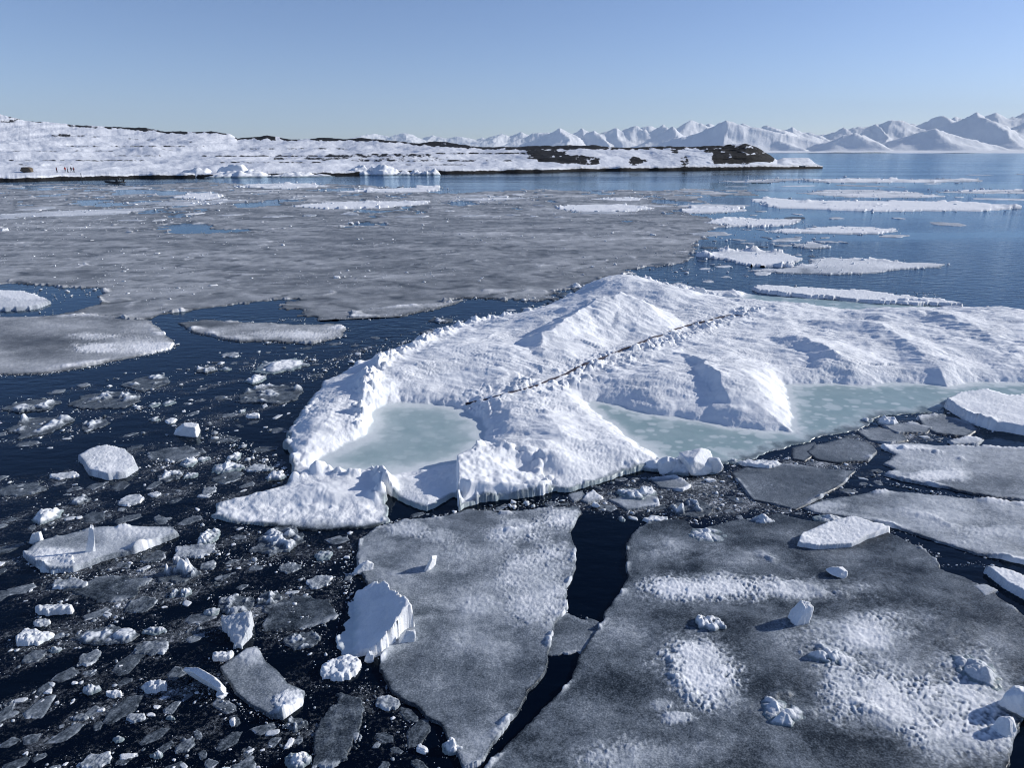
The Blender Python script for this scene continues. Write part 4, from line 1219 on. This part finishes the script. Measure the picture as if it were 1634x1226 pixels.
# ------------------------------------------------------------------ small brash, slush
def inpoly(P, x, y):
    c = False
    n = len(P)
    for i in range(n):
        ax, ay = P[i]
        bx, by = P[(i + 1) % n]
        if (ay > y) != (by > y) and x < (bx - ax) * (y - ay) / (by - ay) + ax:
            c = not c
    return c


FLOATERS = [p for p in OCC if p is not SHEET] + [MAIN]
_bb = [(min(a for a, b in p), max(a for a, b in p), min(b for a, b in p), max(b for a, b in p), p) for p in FLOATERS]


def taken(x, y):
    return any(x0 < x < x1 and y0 < y < y1 and inpoly(p, x, y) for x0, x1, y0, y1, p in _bb)


_g0, _g1 = G(60, 1010), G(470, 850)
DRIFT = math.atan2(_g1[1] - _g0[1], _g1[0] - _g0[0])


def streak(X, Y, seed=0):
    c, s_ = math.cos(DRIFT), math.sin(DRIFT)
    u, v = X * c + Y * s_, -X * s_ + Y * c
    return fbm(u / 2.6, v / .85, 5, 60 + seed, .6)


BR_LEFT = [(-60, 775), (90, 745), (250, 700), (330, 690), (440, 725), (470, 765), (440, 800), (340, 815), (420, 850), (560, 850), (575, 910), (545, 1000), (560, 1060), (600, 1070), (660, 1150), (720, 1240), (-60, 1260)]
BR_UP = [(-60, 650), (90, 625), (240, 590), (340, 575), (480, 550), (560, 545), (690, 525), (720, 535), (590, 570), (510, 612), (460, 690), (320, 690), (120, 715), (-60, 720)]
BR_MID = [(610, 835), (690, 815), (800, 805), (900, 788), (1000, 762), (1150, 748), (1270, 720), (1400, 672), (1510, 650), (1590, 690), (1480, 710), (1400, 735), (1420, 765), (1340, 800), (1270, 832), (1180, 840), (1020, 838), (930, 815), (760, 822), (650, 848)]
BR_REAR = [(690, 520), (850, 484), (960, 446), (1110, 408), (1130, 350), (1200, 340), (1290, 350), (1340, 390), (1250, 440), (1040, 462), (880, 490), (740, 530)]


def field(Pg, seed):
    Pw = [G(*p) for p in Pg]
    X, Y, RR = polar(Pw, .0022, .0022, .4, .2)
    PXv, PYv = PROJ(X, Y)
    ins = ss(-.1, .7, sdf(Pw, X, Y) + .3 * fbm(X, Y, 3, seed))
    return X, Y, PXv, PYv, ins


def slush(Pg, amt, seed, label):
    X, Y, PXv, PYv, ins = field(Pg, seed)
    st = streak(X, Y, seed)
    dn = np.clip((st * .62 + .32 * fbm(X / .7, Y / .5, 4, seed + 3) + amt), 0, .85) * ins
    Z = np.full(X.shape, .006)
    me = grid_mesh('slush', X, Y, Z, cellmax(dn) > .02, {'dens': dn})
    c = np.mean([G(*p) for p in Pg], 0)
    return tag(link('slush', me, M_SLUSH), label, 'slush', kind='stuff')


slush(BR_LEFT, .24, 1, 'thin grey slush skimming the black water at lower left')
slush(BR_UP, .06, 2, 'wisps of slush in the dark lead left of the snowy floe')
slush(BR_MID, .46, 3, 'grey slush packed under the edge of the snowy floe')
slush([(290, 845), (330, 826), (400, 838), (520, 848), (625, 835), (650, 850), (600, 880), (540, 905), (480, 905), (400, 880), (340, 872)], .42, 4, 'milky submerged slush fringing the tongue of the snowy floe')

ICO = None
bm = bmesh.new()
bmesh.ops.create_icosphere(bm, subdivisions=1, radius=1)
ICOV = np.array([v.co[:] for v in bm.verts])
ICOF = np.array([[v.index for v in f.verts] for f in bm.faces])
bm.free()

PROTO = []
for i in range(16):
    kind = i % 4
    if kind == 0:
        dims, rg, s_ = (1, .72, .42), .16, .95
    elif kind == 1:
        dims, rg, s_ = (1, .8, .10), .10, .55
    elif kind == 2:
        dims, rg, s_ = (1, .62, .26), .20, .92
    else:
        dims, rg, s_ = (1, .7, .14), .12, .80
    V, Fc = star_block(dims, 300 + i, 6, rg, 4 if kind in (0, 2) else 3)
    V[:, 2] -= V[:, 2].min() * .55
    sn_ = s_ - .3 * ss(.06, -.02, V[:, 2]) + .10 * fbm(V[:, 0] * 4 + i, V[:, 1] * 4, 3, i)
    PROTO.append((raw_mesh('ice_chunk', V, Fc, {'snow': np.clip(sn_, 0, 1)}), kind))
    PROTO[-1][0].materials.append(M_ICE)

rs = np.random.RandomState(77)


THIN = []
for i in range(16):
    P_ = rand_poly(np.random.RandomState(900 + i), 7, .6, 1.1)
    g_ = np.linspace(-1.25, 1.25, 44)
    X_, Y_ = np.meshgrid(g_, g_)
    d_ = sdf(P_, X_, Y_) + .10 * fbm(X_ * 2 + i * 9, Y_ * 2, 4, i)
    on_ = ss(-.03, .09, d_)
    s_ = .30 + .05 * (i % 4) + (.38 if i > 7 else 0) + .22 * fbm(X_ * 1.6 + i * 5, Y_ * 1.6, 5, i + 3) + .3 * (1 - ss(0, .2, d_)) * ss(.0, .3, fbm(X_ * 1.3, Y_ * 1.3 + i, 3, i + 7))
    m_ = grid_mesh('thin_ice_plate', X_ / 2, Y_ / 2, -.02 + on_ * (.05 + .02 * fbm(X_ * 2, Y_ * 2 + i, 3, i)), cellmax(d_) > -.03, {'snow': np.clip(s_, .08, 1)})
    m_.materials.append(M_ICE)
    THIN.append(m_)


def thin_plates(Pg, n, lo, hi, seed, label, group, z=.004):
    k, done = 0, []
    for x, y, gx, gy in in_field(Pg, -.05 if seed < 4 else -9, seed, 6000):
        sz = rs.uniform(lo, hi)
        if any(taken(x + a * sz * .5, y + b * sz * .25) for a, b in ((0, 0), (1, 0), (-1, 0), (0, 1), (0, -1))):
            continue
        if any(abs(x - a) < (sz + c) * .5 and abs(y - b) < (sz + c) * .3 for a, b, c in done):
            continue
        done.append((x, y, sz))
        o = bpy.data.objects.new('thin_ice_plate', THIN[rs.randint(8) + (8 if seed > 4 or (seed == 4 and rs.rand() < .6) else 0)])
        COL.objects.link(o)
        w = sz * scale_at(x, y)
        o.location = (gx, gy, z)
        o.rotation_euler = (0, 0, DRIFT + rs.normal(0, .9) + (math.pi if rs.rand() < .5 else 0))
        o.scale = (w * 1.15, w * rs.uniform(.5, .85), min(w * .6, 1.6))
        tag(o, label, 'ice plate', group)
        k += 1
        if k >= n:
            break


def in_field(Pg, thr, seed, tries=4000):
    x0, x1 = min(p[0] for p in Pg), max(p[0] for p in Pg)
    y0, y1 = min(p[1] for p in Pg), max(p[1] for p in Pg)
    for _ in range(tries):
        x, y = rs.uniform(x0, x1), rs.uniform(y0, y1)
        if not inpoly(Pg, x, y):
            continue
        gx, gy = G(x, y)
        st = float(streak(np.array([gx]), np.array([gy]), seed)[0])
        if st + rs.uniform(-.25, .25) < thr:
            continue
        yield x, y, gx, gy


def scatter(Pg, n, lo, hi, seed, label, group, thr=.0, z=0.0, avoid=True, whites=False):
    k = 0
    done = []
    for x, y, gx, gy in in_field(Pg, thr, seed, 9000):
        sz = min(hi, lo * rs.pareto(1.7) + lo)
        if avoid and (taken(x, y) or taken(x + sz * .45, y) or taken(x - sz * .45, y)):
            continue
        if any(abs(x - a) < (sz + c) * .55 and abs(y - b) < (sz + c) * .32 for a, b, c in done):
            continue
        done.append((x, y, sz))
        me, kind = PROTO[rs.randint(16)]
        if whites and kind == 1:
            me, kind = PROTO[0]
        o = bpy.data.objects.new('ice_chunk', me)
        COL.objects.link(o)
        w = sz * scale_at(x, y)
        o.location = (gx, gy, z)
        o.rotation_euler = (0, 0, rs.uniform(0, 6.28))
        o.scale = (w, w * rs.uniform(.7, 1.1), w * rs.uniform(.6, 1.2))
        tag(o, label, 'ice chunk', group)
        k += 1
        if k >= n:
            break
    return k


thin_plates(BR_LEFT, 90, 20, 66, 1, 'one of the dim thin ice plates afloat in the black water at lower left', 'dim thin plates in the lower left water')
thin_plates(BR_UP, 22, 14, 40, 2, 'one of the dim thin ice plates in the dark lead left of the snowy floe', 'dim thin plates in the lead')
thin_plates(BR_MID, 34, 14, 44, 3, 'one of the dim thin ice plates packed below the snowy floe', 'dim thin plates below the snowy floe')
thin_plates([(0, 297), (300, 300), (700, 312), (1080, 304), (1170, 335), (900, 352), (500, 350), (0, 356)], 46, 22, 105, 7, 'one of the pale flat ice streaks lying in the far part of the grey sheet', 'pale streaks in the far grey ice', .045)
thin_plates(BR_REAR, 34, 16, 52, 4, 'one of the thin grey ice plates in the water behind the snowy floe', 'thin grey plates behind the snowy floe')
thin_plates([(1060, 300), (1300, 280), (1640, 276), (1640, 345), (1300, 400), (1120, 420), (1100, 350)], 34, 24, 95, 6, 'one of the faint flat ice plates on the far blue water at right', 'faint flat plates on the far water')
scatter(BR_LEFT, 118, 7, 24, 1, 'one of many small ice bits in the black water at lower left', 'small ice bits in the lower left water')
scatter(BR_UP, 46, 6, 22, 2, 'one of the small ice bits in the dark lead left of the snowy floe', 'small ice bits in the lead')
scatter(BR_MID, 50, 6, 20, 3, 'one of the small ice bits packed below the snowy floe', 'small ice bits below the snowy floe', thr=-.5)
scatter(BR_REAR, 24, 3, 9, 4, 'one of the small ice bits in the water behind the snowy floe', 'small ice bits behind the snowy floe', thr=-.5)
SH_IN = [(0, 345), (300, 335), (700, 340), (1060, 350), (1090, 400), (900, 455), (700, 470), (440, 468), (200, 490), (170, 450), (0, 440)]
scatter(SH_IN, 46, 3.5, 13, 5, 'one of the white ice bits scattered over the thin grey ice sheet', 'white bits on the grey ice sheet', thr=-.4, z=.03, avoid=False, whites=True)

# everything finer as one mass
bits = []


def add_bits(x, y, sz, z=0.0, sv=.85):
    bits.append((x, y, sz, z, sv))


for Pg, n, thr, sd_, lo in ((BR_LEFT, 2900, .12, 1, 1.9), (BR_UP, 800, .28, 2, 1.8), (BR_MID, 1700, -.25, 3, 2.0), (BR_REAR, 300, -.2, 4, 2.0)):
    k = 0
    for x, y, gx, gy in in_field(Pg, thr, sd_, 26000):
        sz = min(9, lo + lo * .6 * rs.pareto(1.7))
        if inpoly(MAIN, x, y):
            continue
        add_bits(gx, gy, sz * scale_at(x, y), 0, rs.uniform(.25, .85) if y > 450 else .95)
        k += 1
        if k > n:
            break
for poly, n in [(p, None) for p in OCC]:
    L = sum(math.hypot(a[0] - b[0], a[1] - b[1]) for a, b in zip(poly, poly[1:] + poly[:1]))
    if L > 2500:
        continue
    for a, b in zip(poly, poly[1:] + poly[:1]):
        l = math.hypot(a[0] - b[0], a[1] - b[1])
        for _ in range(rs.poisson(l * (.10 if a[1] > 560 else .16))):
            t = rs.rand()
            x, y = a[0] + (b[0] - a[0]) * t + rs.normal(0, 3), a[1] + (b[1] - a[1]) * t + rs.normal(0, 1.6)
            if not (250 < y < 1260):
                continue
            gx, gy = G(x, y)
            add_bits(gx, gy, min(6, 1.4 + 1.2 * rs.pareto(2.2)) * scale_at(x, y) * (1 if y > 430 else 1.2), 0.0, rs.uniform(.5, .95) if y > 450 else 1.0)
for poly in OCC:
    ys_ = [p[1] for p in poly]
    if max(ys_) > 492 or min(ys_) < 280 or poly is SHEET or min(p[0] for p in poly) < 150:
        continue
    x0, x1, y0, y1 = min(p[0] for p in poly), max(p[0] for p in poly), min(ys_), max(ys_)
    for _ in range(int((x1 - x0) * .45)):
        x, y = rs.uniform(x0, x1), y0 + (y1 - y0) * rs.beta(1.3, 2.2)
        if not inpoly(poly, x, y):
            continue
        gx, gy = G(x, y)
        if float(fbm(np.array([gx / 6]), np.array([gy / 9]), 3, 44)[0]) < -.05:
            continue
        add_bits(gx, gy, min(9, 2.2 + 1.3 * rs.pareto(2.0)) * scale_at(x, y), .10, 1.0)
# rims of white crumbs along the leads
for P, n, wid, big in (([(420, 548), (500, 546), (548, 536), (560, 520)], 110, 3, 4), ([(440, 512), (560, 508), (640, 500), (700, 488), (740, 480)], 150, 2.5, 4), ([(740, 478), (860, 478), (905, 462), (1000, 440), (1112, 410)], 160, 3, 4),
                      ([(-20, 602), (67, 598), (145, 588), (215, 573), (282, 556)], 130, 2.5, 4), ([(105, 550), (130, 536), (170, 530)], 50, 2, 3), ([(190, 537), (240, 540), (282, 552)], 70, 4, 4),
                      ([(480, 610), (540, 580), (600, 560), (700, 535), (760, 515)], 200, 8, 6), ([(700, 532), (780, 512), (850, 492), (940, 466), (1010, 462)], 160, 5, 6), ([(880, 338), (1000, 338), (1100, 342), (1190, 335)], 180, 4, 4),
                      ([(620, 845), (700, 826), (800, 812), (900, 800), (960, 790)], 170, 5, 5), ([(740, 860), (820, 850), (880, 838), (920, 822)], 120, 6, 5), ([(640, 1095), (720, 1170), (750, 1222)], 60, 6, 4),
                      ([(1165, 745), (1260, 738), (1370, 752), (1300, 800)], 120, 4, 4), ([(1260, 812), (1340, 832), (1420, 850), (1500, 890)], 140, 4, 4), ([(1410, 772), (1500, 790), (1634, 806)], 110, 3, 4), ([(1500, 905), (1560, 900), (1634, 925)], 60, 5, 3),
                      ([(330, 690), (400, 720), (455, 760)], 170, 11, 6), ([(240, 742), (330, 735), (410, 742)], 130, 8, 5), ([(300, 872), (400, 900), (530, 900)], 170, 10, 5), ([(560, 880), (556, 960)], 70, 7, 5), ([(0, 690), (60, 680), (125, 690)], 80, 6, 5), ([(120, 645), (200, 645), (260, 665)], 90, 7, 5), ([(380, 590), (450, 580), (520, 575)], 120, 7, 5), ([(50, 905), (140, 925), (260, 905)], 100, 7, 5), ([(330, 960), (420, 950), (520, 1010)], 90, 8, 5), ([(300, 1100), (380, 1130), (480, 1170)], 90, 9, 5),
                      ([(1060, 470), (1190, 480), (1330, 488)], 90, 2, 5), ([(1450, 488), (1560, 492), (1634, 502)], 30, 2, 3),
                      ([(0, 368), (150, 362), (300, 352)], 130, 5, 3), ([(0, 360), (60, 356), (100, 352)], 70, 3, 4), ([(340, 300), (440, 294), (520, 296)], 90, 4, 4), ([(560, 300), (700, 300), (730, 308)], 90, 3, 5), ([(600, 316), (760, 322), (900, 330)], 170, 5, 3), ([(1090, 292), (1200, 284), (1300, 288)], 60, 4, 3), ([(150, 316), (260, 312), (300, 318)], 80, 4, 3)):
    L = [math.hypot(a[0] - b[0], a[1] - b[1]) for a, b in zip(P, P[1:])]
    for _ in range(n):
        k = rs.choice(len(L), p=np.array(L) / sum(L))
        t = rs.rand()
        x, y = P[k][0] + (P[k + 1][0] - P[k][0]) * t + rs.normal(0, wid), P[k][1] + (P[k + 1][1] - P[k][1]) * t + rs.normal(0, wid * .45)
        gx, gy = G(x, y)
        add_bits(gx, gy, min(big * 2.2, big * (.3 + .35 * rs.pareto(2.5))) * scale_at(x, y), .02, rs.uniform(.6, 1.0))
x0_, y0_ = -40, 340
for _ in range(4200):
    x, y = rs.uniform(-40, 1100), rs.uniform(300, 500)
    if not inpoly(SHEET, x, y):
        continue
    gx, gy = G(x, y)
    if float(fbm(np.array([gx / 8]), np.array([gy / 8]), 4, 15)[0]) < .05:
        continue
    add_bits(gx, gy, min(7, 1.8 + .9 * rs.pareto(2.0)) * scale_at(x, y), .03, rs.uniform(.6, 1.0))
Vs, Fs, As = [], [], []
for i, (x, y, sz, z, sv) in enumerate(bits):
    j = 1 + rs.uniform(-.28, .28, (len(ICOV), 1))
    V = ICOV * j * np.array([.5, .38 * rs.uniform(.6, 1.2), .22 * rs.uniform(.4, 1.4)]) * sz
    a = rs.uniform(0, 6.28)
    c, s_ = math.cos(a), math.sin(a)
    V = np.stack([V[:, 0] * c - V[:, 1] * s_ + x, V[:, 0] * s_ + V[:, 1] * c + y, V[:, 2] + z + .04 * sz], -1)
    Fs.append(ICOF + len(Vs) * len(ICOV))
    Vs.append(V)
    As.append(np.full(len(ICOV), sv))
me = raw_mesh('brash_ice', np.concatenate(Vs), np.concatenate(Fs), {'snow': np.concatenate(As)})
tag(link('brash_ice', me, M_ICE), 'fine crumbs of brash ice between the floes', 'brash ice', kind='stuff')

# ------------------------------------------------------------------ along the shore
for box, h, lab in (((288, 256, 404, 284), 3.4, 'biggest heap of snowy ice blocks piled on the shore'), ((412, 262, 512, 283), 2.6, 'row of rounded ice heaps on the shore right of the biggest heap'),
                    ((554, 258, 645, 280), 3.0, 'snow heap with dark stones in its shaded face on the shore'), ((650, 257, 694, 279.5), 3.4, 'small square ice heap where the dark shore line starts'),
                    ((742, 262, 764, 276), 1.6, 'little lone ice heap before the rocky cliff')):
    chunk(box, 'lump', h, lab, .98, name='shore_ice', cat='shore ice')
M_ROCK = plain('brown_rock', (.11, .085, .06), .9, .6, 1.5)
V, Fc = star_block((4.2, 2.6, 2.3), 74, 6, .12, 4)
V[:, 2] -= V[:, 2].min() * .7
x, y, z = on_coast(46, 274)
tag(link('boulder', raw_mesh('boulder', V, Fc), M_ROCK, (x, y, z)), 'brown boulder half in shade on the snowy shore at far left', 'boulder')

M_BLACK = plain('dark_cloth', (.012, .013, .018), .8, .3)
M_RED = plain('red_cloth', (.42, .035, .025), .8, .2)
M_MAROON = plain('dark_red_cloth', (.10, .012, .02), .8, .2)
M_GREY = plain('grey_cloth', (.09, .10, .11), .8, .2)
M_SKIN = plain('skin', (.45, .27, .2), .6, .1)
M_RUB = plain('black_rubber', (.010, .013, .016), .5, .3)
M_MET = plain('grey_metal', (.16, .17, .18), .4, .2)


def person(px, py, jacket, turn, arm, label, stride=.14):
    J = [(0, 0, .94), (0, 0, 1.16), (0, 0, 1.40), (0, .01, 1.52), (0, .02, 1.62), (0, .02, 1.73)]
    E = [(0, 1), (1, 2), (2, 3), (3, 4), (4, 5)]
    Rd = [.17, .17, .19, .075, .105, .085]
    for s_ in (-1, 1):
        b = len(J)
        J += [(s_ * .10, 0, .86), (s_ * .12, s_ * stride * .5 + .03, .48), (s_ * .12, s_ * stride, .09), (s_ * .13, s_ * stride + .15, .04)]
        Rd += [.115, .085, .065, .05]
        E += [(0, b), (b, b + 1), (b + 1, b + 2), (b + 2, b + 3)]
        b = len(J)
        J += [(s_ * .21, 0, 1.38), (s_ * .27, -.02, 1.12), (s_ * .24, arm * (.24 if s_ > 0 else .1), .95 + arm * .12), (s_ * .23, arm * (.32 if s_ > 0 else .13), .88 + arm * .14)]
        Rd += [.08, .065, .05, .045]
        E += [(2, b), (b, b + 1), (b + 1, b + 2), (b + 2, b + 3)]
    me = bpy.data.meshes.new('person_skeleton')
    me.from_pydata(J, E, [])
    t = bpy.data.objects.new('person_skeleton', me)
    COL.objects.link(t)
    md = t.modifiers.new('skin', 'SKIN')
    for v, r in zip(me.skin_vertices[0].data, Rd):
        v.radius = (r, r * .82)
    me.skin_vertices[0].data[0].use_root = True
    t.modifiers.new('sub', 'SUBSURF').levels = 1
    dg = bpy.context.evaluated_depsgraph_get()
    dg.update()
    body = bpy.data.meshes.new_from_object(t.evaluated_get(dg))
    body.name = 'person'
    bpy.data.objects.remove(t)
    bpy.data.meshes.remove(me)
    body.materials.clear()
    for m in (M_BLACK, jacket, M_SKIN):
        body.materials.append(m)
    for f in body.polygons:
        c = f.center
        f.material_index = 2 if (c.z > 1.56 and c.y > .06) else (1 if c.z > .86 or abs(c.x) > .2 else 0)
        f.use_smooth = True
    x, y, z = on_coast(px, py)
    o = link('person', body, None, (x, y, z - .03))
    o.rotation_euler = (0, 0, turn)
    tag(o, label, 'person')
    bm = bmesh.new()
    bmesh.ops.create_uvsphere(bm, u_segments=10, v_segments=6, radius=.125)
    for v in bm.verts:
        v.co.z = max(v.co.z, -.02) * 1.05
    hm_ = bpy.data.meshes.new('hat')
    bm.to_mesh(hm_)
    bm.free()
    h = link('hat', hm_, M_BLACK, (0, .0, 1.69), o)
    return o


person(91, 275, M_MAROON, 2.6, .3, 'person in dark clothes standing apart at the left of the group on shore')
person(104.5, 275, M_RED, 3.4, .6, 'person in a bright red jacket on the snowy shore', .05)
person(109, 275.5, M_GREY, 2.2, .2, 'person in grey next to the red jacket on the shore')
person(114.5, 274.5, M_BLACK, 3.0, .8, 'person in black beside the dark red jacket on the shore', .2)
person(118.5, 275, M_MAROON, 4.0, .4, 'person in a dark red jacket at the right end of the shore group')

# posts at the water's edge
for px, h, lab in ((130.5, 2.3, 'tall thin dark post standing at the water edge below the people'), (135.5, 1.1, 'short dark post beside the tall one at the water edge')):
    bm = bmesh.new()
    bmesh.ops.create_cone(bm, segments=10, radius1=.13, radius2=.09, depth=h, cap_ends=True)
    for v in bm.verts:
        v.co.x += .06 * v.co.z
    me = bpy.data.meshes.new('post')
    bm.to_mesh(me)
    bm.free()
    x, y = G(px, 287)
    tag(link('post', me, M_BLACK, (x, y, h / 2 - .3)), lab, 'post')

# inflatable boat
bx, by = G(184, 293)
boat = bpy.data.objects.new('inflatable_boat', None)
COL.objects.link(boat)
boat.location = (bx, by, 0)
boat.rotation_euler = (0, 0, .12)
tag(boat, 'black inflatable boat with an outboard motor lying at the ice edge', 'boat')


def tube(name, pts, rad, mat, parent, n=10):
    bm = bmesh.new()
    rings = []
    for i, p in enumerate(pts):
        t = (Vector(pts[min(i + 1, len(pts) - 1)]) - Vector(pts[max(i - 1, 0)])).normalized()
        a = t.orthogonal().normalized() if abs(t.z) > .9 else t.cross(Vector((0, 0, 1))).normalized()
        b = t.cross(a)
        r = rad[i] if isinstance(rad, (list, tuple)) else rad
        rings.append([bm.verts.new(Vector(p) + a * r * math.cos(2 * math.pi * k / n) + b * r * math.sin(2 * math.pi * k / n)) for k in range(n)])
    for r0, r1 in zip(rings, rings[1:]):
        for k in range(n):
            bm.faces.new((r0[k], r0[(k + 1) % n], r1[(k + 1) % n], r1[k]))
    bm.faces.new(rings[0][::-1])
    bm.faces.new(rings[-1])
    bmesh.ops.recalc_face_normals(bm, faces=bm.faces)
    for f in bm.faces:
        f.smooth = True
    me = bpy.data.meshes.new(name)
    bm.to_mesh(me)
    bm.free()
    return link(name, me, mat, (0, 0, 0), parent)


def box(name, c, d, mat, parent, bev=.03):
    bm = bmesh.new()
    bmesh.ops.create_cube(bm, size=1)
    for v in bm.verts:
        v.co = Vector((c[0] + v.co.x * d[0], c[1] + v.co.y * d[1], c[2] + v.co.z * d[2]))
    bmesh.ops.bevel(bm, geom=bm.edges[:], offset=bev, segments=2, affect='EDGES')
    me = bpy.data.meshes.new(name)
    bm.to_mesh(me)
    bm.free()
    return link(name, me, mat, (0, 0, 0), parent)


tube('hull_tube', [(2.4, -.8, .32), (1, -.82, .32), (-.8, -.8, .34), (-1.7, -.6, .42), (-2.3, -.25, .55), (-2.45, 0, .58), (-2.3, .25, .55), (-1.7, .6, .42), (-.8, .8, .34), (1, .82, .32), (2.4, .8, .32)],
     [.12] + [.27] * 9 + [.12], M_RUB, boat)
box('floor', (.2, 0, .2), (3.9, 1.2, .12), M_RUB, boat)
box('transom', (1.9, 0, .45), (.1, 1.2, .5), M_RUB, boat)
box('console', (.5, 0, .75), (.5, .6, .9), M_RUB, boat)
fr = tube('frame', [(1.5, -.6, .5), (1.55, -.55, 1.45), (1.55, .55, 1.45), (1.5, .6, .5)], .04, M_MET, boat)
mo = box('outboard_motor', (2.25, 0, .85), (.4, .34, .5), M_BLACK, boat, .08)
tube('motor_leg', [(2.2, 0, .65), (2.3, 0, -.2)], .08, M_BLACK, mo)
